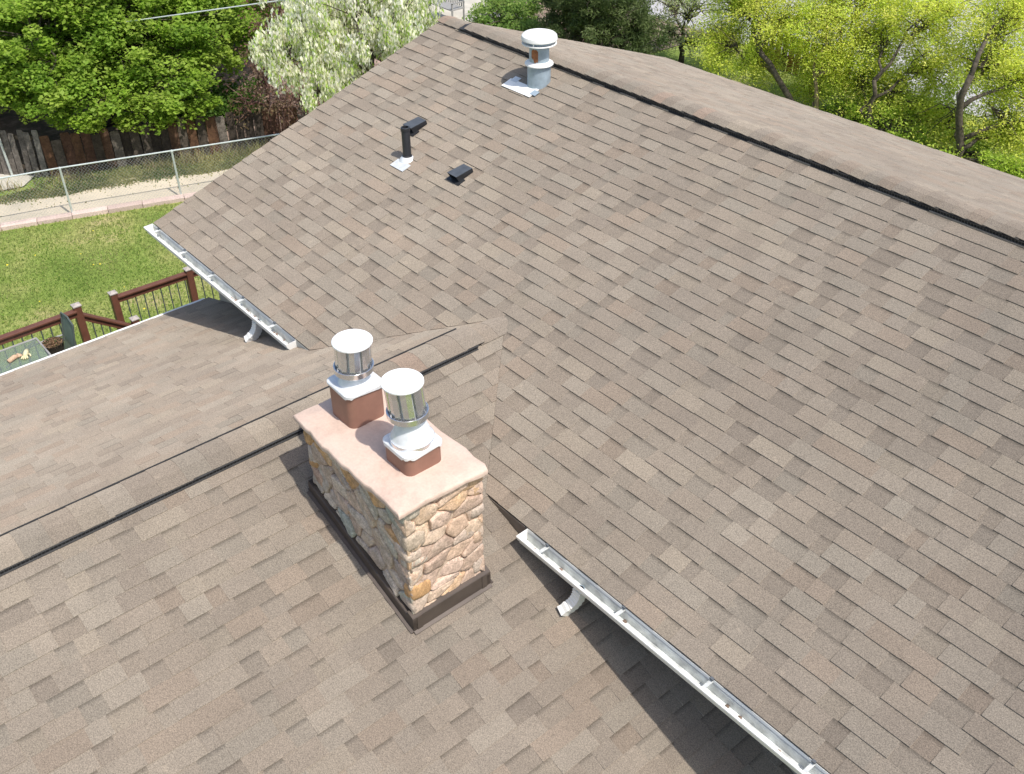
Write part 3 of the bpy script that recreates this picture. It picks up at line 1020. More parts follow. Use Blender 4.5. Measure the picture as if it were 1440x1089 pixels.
V.append((cx, cy, zc + .016))
F = [tuple(range(n - 1, -1, -1))]
for r_ in range(len(rings) - 1):
    for k in range(n):
        k2 = (k + 1) % n
        F.append((r_ * n + k, r_ * n + k2, (r_ + 1) * n + k2, (r_ + 1) * n + k))
for k in range(n): F.append(((len(rings) - 1) * n + k, (len(rings) - 1) * n + (k + 1) % n, len(V) - 1))
o = mk('concrete_crown', V, F, M['crown'], chim, smooth=True)
smooth_by_angle(o, 50)

# flashing skirts with a small kick at the foot
def skirt(pa, pb, nrm, h, name='flashing'):
    pa, pb, nrm = np.array(pa), np.array(pb), np.array(nrm)
    V = []
    for p in (pa, pb):
        base = np.array([p[0], p[1], -P1 * p[0]])
        for off, dz in ((.030, h), (.036, h - .006), (.036, .022), (.060, .016), (.060, .012), (-.03, -.01), (-.03, h)):
            V.append(base + nrm * off + np.array([0, 0, dz - P1 * nrm[0] * off]))
    m_ = 7
    F = [tuple(range(m_)), tuple(range(2 * m_ - 1, m_ - 1, -1))] + [(i, m_ + i, m_ + (i + 1) % m_, (i + 1) % m_) for i in range(m_)]
    return mk(name, V, F, M['bronze'], chim)
e = .036
skirt((CX1, CY0 - e), (CX1, CY1 + e), (1, 0, 0), fl + .03)
skirt((CX0 - e, CY0), (CX1 + e, CY0), (0, -1, 0), fl)
skirt((CX0, CY0 - e), (CX0, CY1 + e), (-1, 0, 0), fl)
skirt((CX0 - e, CY1), (CX1 + e, CY1), (0, 1, 0), fl)
# seam laps on the front skirt
for y in (CY0 - .002, CY1 - .045):
    MB().box((CX1 + .036, y, -P1 * CX1 + .0), (CX1 + .040, y + .045, -P1 * CX1 + fl + .012)).mk('flashing_lap', M['bronze'], chim)

def rsq(cx, cy, hw, r_, k=6):
    pts = []
    for sx, sy, a0 in ((1, 1, 0), (-1, 1, 90), (-1, -1, 180), (1, -1, 270)):
        for i in range(k + 1):
            a = R(a0 + 90 * i / k)
            pts.append((cx + sx * (hw - r_) + r_ * math.cos(a), cy + sy * (hw - r_) + r_ * math.sin(a)))
    return pts

def flue(cx, cy, h, hw=.148):
    z0 = .515
    th = .022
    outer = rsq(cx, cy, hw, .055); inner = rsq(cx, cy, hw - th, .038)
    n = len(outer)
    V = [(x, y, z0 - .02) for x, y in outer] + [(x, y, z0 + h) for x, y in outer] + [(x, y, z0 + h) for x, y in inner] + [(x, y, z0 - .02) for x, y in inner]
    F = []
    for a in range(3):
        for i in range(n):
            F.append((a * n + i, a * n + (i + 1) % n, (a + 1) * n + (i + 1) % n, (a + 1) * n + i))
    o = mk('flue_tile', V, F, M['terracotta'], chim, smooth=True)
    smooth_by_angle(o, 50)
    return z0 + h
def flue_cap(cx, cy, zb, ztop, cone, label, hw, lean=(0, 0)):
    cap = empty('chimney_cowl', (cx, cy, zb), label, 'chimney cowl', 'metal cowls on the chimney flues')
    WL[cap.name] = cap.location.copy()
    # base plate with ragged drip
    outer = rsq(cx, cy, hw, .062)
    n = len(outer)
    V = [(x, y, zb - .010 + random.uniform(-.014, .006)) for x, y in outer] + [(x, y, zb + .006) for x, y in outer] + [(cx + (x - cx) * .96, cy + (y - cy) * .96, zb + .012) for x, y in outer]
    F = [(i, (i + 1) % n, n + (i + 1) % n, n + i) for i in range(n)] + [(n + i, n + (i + 1) % n, 2 * n + (i + 1) % n, 2 * n + i) for i in range(n)] + [tuple(2 * n + i for i in range(n))]
    smooth_by_angle(mk('base_plate', V, F, M['alu_dull'], cap), 40)
    c0 = (cx, cy, 0)
    zr = ztop - (.262 if cone else .235)     # lower ring
    if cone:
        pr = [(.149, zb + .010), (.149, zb + .045), (.143, zb + .050), (.139, zb + .058), (.104, zb + .150), (.088, zb + .178), (.086, zb + .19)]
    else:
        pr = [(.120, zb + .010), (.117, zb + .022), (.094, zb + .055), (.088, zb + .065)]
    if cone: smooth_by_angle(MB().lathe(c0, [(.149, zb + .011), (.1515, zb + .012), (.1515, zb + .044), (.149, zb + .045)], 40).mk('collar_band', M['alu'], cap), 30)
    smooth_by_angle(MB().lathe(c0, pr, 40).mk('storm_collar' if cone else 'neck_collar', M['alu_dull'], cap), 30)
    n_before = len(bpy.data.objects)
    made = set(bpy.data.objects)
    pr = [(.086, pr[-1][1] - .02), (.086, zr - .012), (.100, zr - .006), (.100, zr)]
    smooth_by_angle(MB().lathe(c0, pr, 36).mk('neck', M['alu'], cap), 30)
    pr = [(.096, zr - .014), (.132, zr - .012), (.141, zr - .004), (.141, zr + .036), (.136, zr + .038), (.134, zr + .006), (.10, zr + .004)]
    smooth_by_angle(MB().lathe(c0, pr, 48).mk('lower_ring', M['alu'], cap), 30)
    # inner drum, dark
    MB().lathe(c0, [(.098, zr), (.098, ztop - .008)], 24).mk('inner_drum', M['alu_dull'], cap)
    # folded louvre panels around it, with dark slots between
    k = 8
    for i in range(k):
        a0 = 2 * math.pi * i / k + .30
        half = 2 * math.pi / k * .43
        V = []
        for z in (zr + .010, ztop - .012):
            for aa, rr in ((-half, .110), (-half * .9, .122), (0, .127), (half * .9, .122), (half, .110)):
                V.append((cx + rr * math.cos(a0 + aa), cy + rr * math.sin(a0 + aa), z))
        F = [(j, j + 1, 5 + j + 1, 5 + j) for j in range(4)]
        o = mk('louvre_panel', V, F, M['alu'], cap)
        so = o.modifiers.new('solid', 'SOLIDIFY'); so.thickness = .002; so.offset = -1
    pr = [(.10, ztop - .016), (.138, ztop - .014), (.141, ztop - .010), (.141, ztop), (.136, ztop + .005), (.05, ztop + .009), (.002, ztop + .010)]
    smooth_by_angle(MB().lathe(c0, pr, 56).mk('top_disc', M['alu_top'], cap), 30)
    # the real cowls stand slightly out of plumb
    for o_ in set(bpy.data.objects) - made:
        for v_ in o_.data.vertices:
            hz_ = v_.co.z + WL[o_.name].z - zb - .05
            v_.co.x += lean[0] * hz_; v_.co.y += lean[1] * hz_
F2 = (1.570, -2.122); F1 = (.900, -2.125)
z2 = flue(*F2, .165)
z1 = flue(*F1, .285)
flue_cap(*F2, z2, 1.170, True, 'silver flue cap with conical collar on the shorter brown flue, nearer the camera', .160, (-.06, -.055))
flue_cap(*F1, z1, 1.150, False, 'silver flue cap without conical collar on the taller brown flue, farther left', .160, (.04, .03))

# ------------------------------------------------------------------ roof penetrations on the main slope
def on_main(x, y, h=0): return Vector((x, y - SI * h, P1 * y + CO * h))
def plate(name, pts, h0, h1, mat, parent):
    V = [on_main(x, y, h1) for x, y in pts] + [on_main(x, y, h0) for x, y in pts]
    n = len(pts)
    F = [tuple(range(n)), tuple(range(2 * n - 1, n - 1, -1))] + [(i, n + i, n + (i + 1) % n, (i + 1) % n) for i in range(n)]
    return mk(name, V, F, mat, parent)

vx, vy = -2.478, 2.60
vz = P1 * vy
rv = empty('roof_vent', (vx, vy, vz), 'tall blue-grey metal flue vent with round white cap near the ridge', 'roof vent')
WL[rv.name] = rv.location.copy()
c0 = (vx, vy, vz)
smooth_by_angle(MB().lathe(c0, [(.134, -.06), (.132, .235), (.12, .24)], 40).mk('lower_pipe', M['galv'], rv), 30)
smooth_by_angle(MB().lathe(c0, [(.132, .222), (.160, .222), (.164, .228), (.160, .240), (.118, .262)], 44).mk('storm_collar', M['vent_white'], rv), 30)
smooth_by_angle(MB().lathe(c0, [(.113, .23), (.113, .455)], 40).mk('upper_pipe', M['galv'], rv), 30)
smooth_by_angle(MB().lathe(c0, [(.108, .448), (.186, .452), (.197, .456), (.197, .464), (.190, .467), (.186, .462), (.11, .460)], 48).mk('lower_rim', M['vent_white'], rv), 30)
MB().lathe(c0, [(.150, .466), (.150, .500)], 36).mk('vent_throat', M['galv'], rv)
smooth_by_angle(MB().lathe(c0, [(.15, .500), (.198, .500), (.203, .504), (.203, .520), (.197, .545), (.180, .562), (.150, .572), (.06, .578), (.004, .579)], 56).mk('cap', M['vent_white'], rv), 30)
for k in range(4):
    a = k * math.pi / 2 + .5
    MB().box((vx + .19 * math.cos(a) - .005, vy + .19 * math.sin(a) - .005, vz + .47), (vx + .19 * math.cos(a) + .005, vy + .19 * math.sin(a) + .005, vz + .494)).mk('cap_strut', M['vent_white'], rv)
# rust patch, curved to the pipe, just proud of it
V = []
a_c = math.atan2(CAM.y - vy, CAM.x - vx) - .42
nn = 7
outl = [(-.20, .275), (-.22, .33), (-.20, .40), (-.12, .415), (0, .412), (.12, .40), (.13, .36), (.10, .30), (.04, .265), (-.08, .258)]
V = []; F = []
cols_ = 12
for k in range(cols_):
    a = -.42 + .74 * k / (cols_ - 1)
    e_ = abs(2 * k / (cols_ - 1) - 1)
    zt_ = .412 - .02 * e_ ** 3 + random.uniform(-.006, .006); zb_ = (.262 if k > 4 else .30) + .03 * e_ ** 4 + random.uniform(-.012, .012)
    for z in (zb_, (zb_ + zt_) / 2, zt_):
        V.append((vx + .1145 * math.cos(a_c + a), vy + .1145 * math.sin(a_c + a), vz + z))
for k in range(cols_ - 1):
    for j in range(2): F.append((3 * k + j, 3 * k + 3 + j, 3 * k + 4 + j, 3 * k + 1 + j))
mk('rust_patch', V, F, M['rust'], rv, smooth=True)
plate('flashing_plate', [(vx - .37, vy - .245), (vx + .12, vy - .245), (vx + .12, vy - .10), (vx - .37, vy - .10)], .012, .019, M['vent_white'], rv)
plate('flashing_tab', [(vx - .34, vy - .13), (vx - .24, vy - .13), (vx - .24, vy - .05), (vx - .34, vy - .05)], .019, .023, M['galv_lite'], rv)
plate('flashing_tab', [(vx + .08, vy - .205), (vx + .17, vy - .205), (vx + .17, vy - .13), (vx + .08, vy - .13)], .019, .023, M['galv'], rv)

# black plastic soil pipe
px_, py_ = -2.822, .961
pz_ = P1 * py_
vp = empty('vent_pipe', (px_, py_, pz_), 'upright black plastic vent pipe with silver boot flashing', 'vent pipe')
WL[vp.name] = vp.location.copy()
c0 = (px_, py_, pz_)
smooth_by_angle(MB().lathe(c0, [(.047, -.04), (.047, .355), (.044, .362), (.038, .362), (.038, .30)], 28).mk('pipe', M['black'], vp), 30)
smooth_by_angle(MB().lathe(c0, [(.052, .335), (.052, .368), (.046, .372), (.036, .372), (.036, .30)], 28).mk('pipe_hub', M['black'], vp), 30)
smooth_by_angle(MB().lathe(c0, [(.105, -.030), (.088, .004), (.060, .034), (.050, .040)], 28).mk('boot', M['galv_lite'], vp), 40)
plate('boot_plate', [(px_ - .085, py_ - .175), (px_ + .150, py_ - .175), (px_ + .150, py_ - .06), (px_ - .085, py_ - .06)], .012, .018, M['galv_lite'], vp)
MB().lathe(c0, [(.056, .030), (.056, .046), (.048, .05)], 24).mk('rubber_collar', M['black'], vp)

def hood(cx, cy, label):
    """slant-backed square vent hood, opening down the slope"""
    h = empty('box_vent', on_main(cx, cy), label, 'roof vent', 'black slant-back roof vents')
    WL[h.name] = h.location.copy()
    wd, ln_, hh = .080, .15, .092
    x0, x1 = cx - wd, cx + wd
    yf, yb = cy - .075, cy + .115
    A = lambda x, y, z: on_main(x, y, z)
    # shell: roof sheet, two cheeks, open front
    def slab(name, pts, mat, t_=.004, parent=h):
        q = [np.array(p) for p in pts]
        nn_ = np.cross(q[1] - q[0], q[2] - q[0]); nn_ /= np.linalg.norm(nn_)
        V_ = q + [p - nn_ * t_ for p in q]; n_ = len(q)
        return mk(name, V_, [tuple(range(n_)), tuple(range(2 * n_ - 1, n_ - 1, -1))] + [(i, n_ + i, n_ + (i + 1) % n_, (i + 1) % n_) for i in range(n_)], mat, parent)
    slab('hood_top', [A(x0, yf - .018, hh + .006), A(x1, yf - .018, hh + .006), A(x1 - .006, yb, .060), A(x0 + .006, yb, .060)], M['black_top'])
    slab('hood_side', [A(x1, yf - .018, hh + .003), A(x1 - .014, yf, .012), A(x1 - .006, yb, .012), A(x1 - .006, yb, .057)], M['black'])
    slab('hood_side', [A(x0, yf - .018, hh + .003), A(x0 + .006, yb, .057), A(x0 + .006, yb, .012), A(x0 + .014, yf, .012)], M['black'])
    slab('hood_back', [A(x1 - .01, yb, .012), A(x0 + .01, yb, .012), A(x0 + .01, yb, .054), A(x1 - .01, yb, .054)], M['black'])
    slab('hood_opening_dark', [A(x0 + .014, yf + .035, .012), A(x1 - .014, yf + .035, .012), A(x1 - .008, yf + .02, hh - .003), A(x0 + .008, yf + .02, hh - .003)], M['hole'])  # near-black sheet stands in for the shade inside the open front
    plate('flange', [(cx - .105, cy - .115), (cx + .105, cy - .115), (cx + .105, cy - .02), (cx - .105, cy - .02)], .012, .017, M['black'], h)
hood(-2.00, 1.075, 'black slant-back roof vent standing alone on the slope')
hood(-3.19, 1.355, 'black slant-back roof vent partly behind the vent pipe')

# ------------------------------------------------------------------ deck
ZD = -3.2
deck = empty('deck', (-5.6, -4.0, ZG), 'raised wooden deck with stairs below the lower roof edge', 'deck')
WL[deck.name] = deck.location.copy()
x = -6.82
while x < -4.35:
    bevel(MB().box((x, -7.4, ZD - .03), (x + .135, -1.90, ZD)).mk('deck_board', M['deckboard'], deck), .004)
    x += .142
for x_, y_ in ((-6.75, -1.95), (-6.75, -4.6), (-6.75, -7.3), (-4.6, -1.95)):
    MB().box((x_ - .06, y_ - .06, ZG), (x_ + .06, y_ + .06, ZD - .03)).mk('deck_post', M['deckboard'], deck)
for k in range(5):
    z = ZD - .17 * (k + 1)
    MB().box((-6.78, -1.90 + .24 * k, z - .035), (-5.9, -1.66 + .24 * k, z)).mk('stair_tread', M['deckboard'], deck)
def post(name, x_, y_, z0, z1, parent, w_=.050):
    bevel(MB().box((x_ - w_, y_ - w_, z0), (x_ + w_, y_ + w_, z1)).mk(name, M['brown_rail'], parent), .006)
    mb = MB()
    mb.add([(x_ - w_ - .008, y_ - w_ - .008, z1), (x_ + w_ + .008, y_ - w_ - .008, z1), (x_ + w_ + .008, y_ + w_ + .008, z1), (x_ - w_ - .008, y_ + w_ + .008, z1),
            (x_ - w_ - .008, y_ - w_ - .008, z1 + .014), (x_ + w_ + .008, y_ - w_ - .008, z1 + .014), (x_ + w_ + .008, y_ + w_ + .008, z1 + .014), (x_ - w_ - .008, y_ + w_ + .008, z1 + .014), (x_, y_, z1 + .045)],
           [(0, 3, 2, 1), (0, 1, 5, 4), (1, 2, 6, 5), (2, 3, 7, 6), (3, 0, 4, 7), (4, 5, 8), (5, 6, 8), (6, 7, 8), (7, 4, 8)])
    mb.mk('post_cap', M['capgrey'], parent)
def railing(label, pa, pb, posts, height, grp='brown deck railings'):
    pa, pb = Vector(pa), Vector(pb)
    rl = empty('railing', (pa.x, pa.y, pa.z - height), label, 'railing', grp)
    WL[rl.name] = rl.location.copy()
    bevel(MB().bar(pa - Vector((0, 0, .02)), pb - Vector((0, 0, .02)), .095, .030).mk('handrail', M['brown_rail'], rl), .006)
    MB().bar(pa - Vector((0, 0, .075)), pb - Vector((0, 0, .075)), .035, .075).mk('subrail', M['brown_rail'], rl)
    MB().bar(pa - Vector((0, 0, height - .09)), pb - Vector((0, 0, height - .09)), .035, .06).mk('bottom_rail', M['brown_rail'], rl)
    L_ = (pb - pa).length
    n_ = int(L_ / .125)
    for i in range(1, n_):
        p = pa.lerp(pb, i / n_)
        MB().tube([(p.x, p.y, p.z - .10), (p.x, p.y, p.z - height + .10)], .0095, 6).mk('baluster', M['baluster'], rl)
    for (x_, y_, z0, z1) in posts: post('post', x_, y_, z0, z1, rl)
    return rl
railing('brown railing beside the glass patio table, with a square capped post at its right end', (-6.75, -6.6, -2.31), (-6.75, -1.95, -2.31), [(-6.78, -1.92, ZG, -2.27), (-6.75, -4.4, ZD, -2.27), (-6.75, -6.65, ZD, -2.27)], .86)
railing('short brown stair railing sloping down to the right', (-6.78, -1.88, -2.40), (-6.76, -1.27, -2.84), [(-6.75, -1.22, ZG, -2.76)], .80)
railing('brown railing farthest right, ending under the gutter', (-7.35, -1.20, -2.66), (-7.25, 1.6, -2.66), [(-7.38, -1.24, ZG, -2.62), (-7.31, -.10, ZG, -2.62), (-7.25, 1.6, ZG, -2.62)], .90)
land = empty('stair_landing', (-7.0, -.4, ZG), 'low wooden landing behind the deck stairs', 'landing')
WL[land.name] = land.location.copy()
for k in range(8):
    MB().box((-7.38 + .11 * k, -1.1, -3.60), (-7.38 + .11 * k + .10, 1.6, -3.57)).mk('board', M['deckboard'], land)
for x_, y_ in ((-7.3, -1.0), (-6.6, -1.0), (-7.3, 1.5), (-6.6, 1.5)):
    MB().box((x_ - .05, y_ - .05, ZG), (x_ + .05, y_ + .05, -3.60)).mk('leg', M['deckboard'], land)

# patio table
TX0, TX1, TY0, TY1, TZ = -6.70, -5.75, -3.95, -2.55, -2.48
tb = empty('patio_table', ((TX0 + TX1) / 2, (TY0 + TY1) / 2, ZD), 'green tinted glass patio table with metal frame on the deck', 'table')
WL[tb.name] = tb.location.copy()
MB().box((TX0 + .02, TY0 + .02, TZ - .006), (TX1 - .02, TY1 - .02, TZ)).mk('glass_top', M['glass'], tb)
fr = MB()
for a, b in (((TX0, TY0), (TX1, TY0)), ((TX1, TY0), (TX1, TY1)), ((TX1, TY1), (TX0, TY1)), ((TX0, TY1), (TX0, TY0))):
    fr.tube([(a[0], a[1], TZ - .004), (b[0], b[1], TZ - .004)], .014, 8)
fr.mk('rim', M['iron'], tb)
cxx, cyy = (TX0 + TX1) / 2, (TY0 + TY1) / 2
for sx in (0, 1):
    for sy in (0, 1):
        X, Y = (TX0, TX1)[sx], (TY0, TY1)[sy]
        MB().tube([(X, Y, TZ - .02), (cxx + (X - cxx) * .25, cyy + (Y - cyy) * .25, TZ - .05), (cxx + (X - cxx) * .5, cyy + (Y - cyy) * .5, TZ - .35), (X * .9 + cxx * .1, Y * .9 + cyy * .1, ZD)], .011, 8).mk('leg', M['iron'], tb)
# the two crumpled gloves on the table
def glove(cx, cy, rot, col, label):
    g_ = empty('glove', (cx, cy, TZ), label, 'glove', 'garden gloves on the patio table')
    WL[g_.name] = g_.location.copy()
    gm = simple('glove_cloth', col, .9, var=.25, scale=25)
    ca, sa = math.cos(rot), math.sin(rot)
    def L(x_, y_, z_): return (cx + x_ * ca - y_ * sa, cy + x_ * sa + y_ * ca, TZ + z_)
    o = MB().tube([L(-.10, 0, .018), L(-.05, 0, .026), L(0, .003, .030), L(.04, 0, .022)], [.030, .032, .034, .026], 10).mk('palm', gm, g_, smooth=True)
    for k in range(4):
        yy = -.033 + .022 * k
        MB().tube([L(.03, yy * .7, .022), L(.07, yy, .026), L(.105 - abs(k - 1.5) * .012, yy * 1.2, .014)], [.0125, .012, .009], 8).mk('finger', gm, g_, smooth=True)
    MB().tube([L(-.02, .03, .02), L(.01, .058, .02), L(.035, .066, .012)], [.013, .012, .009], 8).mk('thumb', gm, g_, smooth=True)
glove(-6.38, -2.93, 1.9, (.52, .36, .24), 'tan crumpled glove on the glass table, left of the pair')
glove(-6.36, -2.80, -.5, (.62, .58, .36), 'pale yellowish crumpled glove on the glass table, right of the pair')
# patio chair facing the table
ch = empty('patio_chair', (-6.15, -2.30, ZD), 'patio chair with green grey sling back beside the railing', 'chair')
WL[ch.name] = ch.location.copy()
cxa, cxb, cyb = -6.62, -6.20, -2.17
bz = -2.20
V = []
for x_ in (cxa + .02, cxb - .02):
    for (y_, z_) in ((cyb - .12, ZD + .44), (cyb - .06, ZD + .62), (cyb - .03, ZD + .80), (cyb, bz - .01)):
        V.append((x_, y_, z_)); V.append((x_, y_ + .006, z_))
F = []
for k in range(3):
    F += [(2 * k, 8 + 2 * k, 8 + 2 * k + 2, 2 * k + 2), (2 * k + 1, 2 * k + 3, 8 + 2 * k + 3, 8 + 2 * k + 1), (2 * k, 2 * k + 2, 2 * k + 3, 2 * k + 1), (8 + 2 * k, 8 + 2 * k + 1, 8 + 2 * k + 3, 8 + 2 * k + 2)]
F += [(0, 1, 9, 8), (6, 14, 15, 7)]
mk('backrest', V, F, M['sling'], ch)
MB().box((cxa + .02, cyb - .58, ZD + .425), (cxb - .02, cyb - .12, ZD + .435)).mk('seat', M['sling'], ch)
MB().tube([(cxa, cyb - .12, ZD + .44), (cxa, cyb - .05, ZD + .7), (cxa, cyb, bz)], .012, 8).mk('back_frame', M['baluster'], ch)
MB().tube([(cxb, cyb - .12, ZD + .44), (cxb, cyb - .05, ZD + .7), (cxb, cyb, bz)], .012, 8).mk('back_frame', M['baluster'], ch)
MB().tube([(cxa, cyb, bz), ((cxa + cxb) / 2, cyb + .01, bz + .03), (cxb, cyb, bz)], .012, 8).mk('top_rail', M['baluster'], ch)
for x_ in (cxa - .02, cxb + .02):
    MB().tube([(x_, cyb - .04, ZD + .66), (x_, cyb - .3, ZD + .67), (x_, cyb - .50, ZD + .655), (x_, cyb - .54, ZD + .60), (x_, cyb - .56, ZD)], .012, 8).mk('armrest', M['iron'], ch)
    MB().tube([(x_, cyb - .06, ZD + .64), (x_, cyb + .03, ZD)], .012, 8).mk('leg', M['iron'], ch)
# basket planter
bp = empty('basket', (-6.46, -2.42, ZD + .56), 'dark wicker basket of dried leaves on the patio chair seat', 'basket')
WL[bp.name] = bp.location.copy()
smooth_by_angle(MB().lathe((-6.46, -2.42, ZD + .56), [(.06, -.122), (.10, -.11), (.11, 0), (.125, .07), (.135, .15), (.14, .155), (.125, .15), (.11, .10)], 20).mk('bowl', simple('dark_wicker', (.035, .03, .02), .9, var=.5, scale=60), bp), 40)
V = []; F = []; C = []
for i in range(420):
    a = random.uniform(0, 6.28); rr = .13 * math.sqrt(random.random())
    c = Vector((-6.46 + rr * math.cos(a), -2.42 + rr * math.sin(a), ZD + .56 + .13 + random.uniform(0, .07) * (1 - rr / .2)))
    d1 = Vector((random.gauss(0, 1), random.gauss(0, 1), random.gauss(0, .5))).normalized() * .016
    d2 = d1.cross(Vector((random.gauss(0, 1), random.gauss(0, 1), random.gauss(0, 1)))).normalized() * .009
    k = len(V); V += [c - d1, c + d2, c + d1, c - d2]; F.append((k, k + 1, k + 2, k + 3))
    cc = np.array(random.choice([(.42, .27, .17), (.5, .34, .22), (.3, .19, .11), (.12, .14, .05)])); C += [cc] * 4
tag(mk('dried_leaves', V, F, M['leaf'], bp, cols=np.array(C)), kind='stuff')

# ------------------------------------------------------------------ chain-link fence
fence_pts = [(-14.62, -3.6), (-13.93, -1.26), (-13.537, .164), (-12.87, 2.15), (-12.05, 4.6), (-11.1, 7.4)]
FH = 1.005
cf = empty('chain_link_fence', (-13.54, .16, ZG), 'grey chain link fence with top rail between lawn edging and gravel path', 'fence')
WL[cf.name] = cf.location.copy()
for i, (x, y) in enumerate(fence_pts):
    smooth_by_angle(MB().lathe((x, y, ZG), [(.021, -.05), (.021, FH - .03), (.027, FH - .03), (.027, FH - .005), (.012, FH + .02)], 12).mk('post', M['pipe'], cf), 40)
    if i + 1 < len(fence_pts):
        x2, y2 = fence_pts[i + 1]
        MB().tube([(x, y, ZG + FH), (x2, y2, ZG + FH)], .0165, 8).mk('top_rail', M['pipe'], cf)
        L_ = math.hypot(x2 - x, y2 - y); ux, uy = (x2 - x) / L_, (y2 - y) / L_
        mw = MB(); st = .07; H = FH - .03
        k = -int(H / st) - 1
        while k * st < L_:
            for sg in (1, -1):
                # line: s = k*st + t (sg=1) or s=k*st+H-t
                a0, b0 = (k * st, 0.0), (k * st + H, H)
                if sg < 0: a0, b0 = (k * st, H), (k * st + H, 0.0)
                s0_, h0_ = a0; s1_, h1_ = b0
                if s0_ < 0: f = -s0_ / (s1_ - s0_); s0_, h0_ = 0, h0_ + (h1_ - h0_) * f
                if s1_ > L_:
                    f = (L_ - s0_) / (s1_ - s0_) if s1_ != s0_ else 0
                    if f <= 0: continue
                    s1_, h1_ = L_, h0_ + (h1_ - h0_) * f
                if s1_ - s0_ < .01: continue
                mw.tube([(x + ux * s0_, y + uy * s0_, ZG + .02 + h0_), (x + ux * s1_, y + uy * s1_, ZG + .02 + h1_)], .0014, 3, cap=False)
            k += 1
        tag(mw.mk('wire_mesh', M['chain'], cf), kind='stuff')

# ------------------------------------------------------------------ wooden fence
def picket_fence(label, pts, h, step, lean=.0):
    wf = empty('wooden_fence', (pts[0][0], pts[0][1], ZG), label, 'fence', 'dark weathered wooden fences')
    WL[wf.name] = wf.location.copy()
    for (xa, ya), (xb, yb) in zip(pts, pts[1:]):
        L_ = math.hypot(xb - xa, yb - ya); ux, uy = (xb - xa) / L_, (yb - ya) / L_; nx, ny = uy, -ux
        for hz in (.18, h - .18):
            MB().bar((xa + nx * -.03, ya + ny * -.03, ZG + hz), (xb + nx * -.03, yb + ny * -.03, ZG + hz), .04, .08, c=np.array([.10, .08, .06])).mk('rail', M['picket'], wf)
        s = 0; i = 0
        while s < L_ - .05:
            w_ = step * ((random.uniform(.93, .98) if random.random() > .12 else random.uniform(.72, .82)) if lean == 0 else random.uniform(.70, .85))
            hh = h * random.uniform(.93, 1.03) - (.05 if i % 2 and random.random() < .6 else 0)
            off = .0 if i % 2 == 0 else .026
            tl = random.uniform(-.02, .02) + lean; fx = random.uniform(-.015, .015)
            c = np.array(random.choice([(.075, .060, .046), (.095, .078, .062), (.10, .058, .038), (.065, .052, .042), (.125, .068, .040), (.15, .13, .11), (.055, .044, .036), (.11, .06, .04)]) if lean == 0 else random.choice([(.17, .15, .13), (.13, .115, .10), (.21, .19, .165)])) * random.uniform(.8, 1.2)
            V = []
            for zz, dx in ((-.02, 0), (hh - .03, tl), ):
                for a, b in ((0, 0), (w_, 0), (w_, .018), (0, .018)):
                    V.append((xa + ux * (s + a + dx) + nx * (b + off + fx * (zz > 0)), ya + uy * (s + a + dx) + ny * (b + off + fx * (zz > 0)), ZG + zz))
            # dog-eared top
            for a, b in ((w_ * .08, 0), (w_ * .92, 0), (w_ * .92, .018), (w_ * .08, .018)):
                V.append((xa + ux * (s + a + tl) + nx * (b + off + fx), ya + uy * (s + a + tl) + ny * (b + off + fx), ZG + hh))
            F = [(0, 3, 2, 1), (8, 9, 10, 11)]
            for l in (0, 4):
                F += [(l + k, l + (k + 1) % 4, l + 4 + (k + 1) % 4, l + 4 + k) for k in range(4)]
            mk('picket', V, F, M['picket'], wf, cols=c)
            s += step; i += 1
picket_fence('long dark brown weathered picket fence running beside the gravel path', [(-15.635, .507), (-14.438, 3.661), (-13.6, 6.4), (-12.9, 9.2)], .88, .195)
picket_fence('short grey leaning picket fence at the left edge, turning away by the concrete slab', [(-18.6, -2.4), (-16.5, -.32), (-15.70, .45)], 1.02, .17, .03)
# steel corner post beside the short fence
o = MB().tube([(-16.15, -.12, ZG), (-16.2, -.15, ZG + 1.3)], .025, 8).mk('fence_post', M['pipe'])
tag(o, 'thin grey steel post leaning at the corner of the picket fence', 'post')
# orange brown fence beyond the rear trees
def board_fence(label, xa, xb, y, h):
    wf = empty('board_fence', (xa, y, ZG), label, 'fence')
    WL[wf.name] = wf.location.copy()
    x = xa
    while x < xb:
        c = np.array(random.choice([(.32, .15, .05), (.14, .08, .05), (.08, .05, .04), (.24, .12, .05)]))
        MB().box((x, y, ZG), (x + .17, y + .03, ZG + h * random.uniform(.93, 1)), c).mk('picket', M['picket'], wf)
        x += .21
    MB().box((xa, y + .03, ZG + .3), (xb, y + .07, ZG + .4), np.array([.12, .07, .05])).mk('rail', M['picket'], wf)
board_fence('short brown and orange board fence behind the yellow green trees', -10.6, -7.6, 17.3, .95)

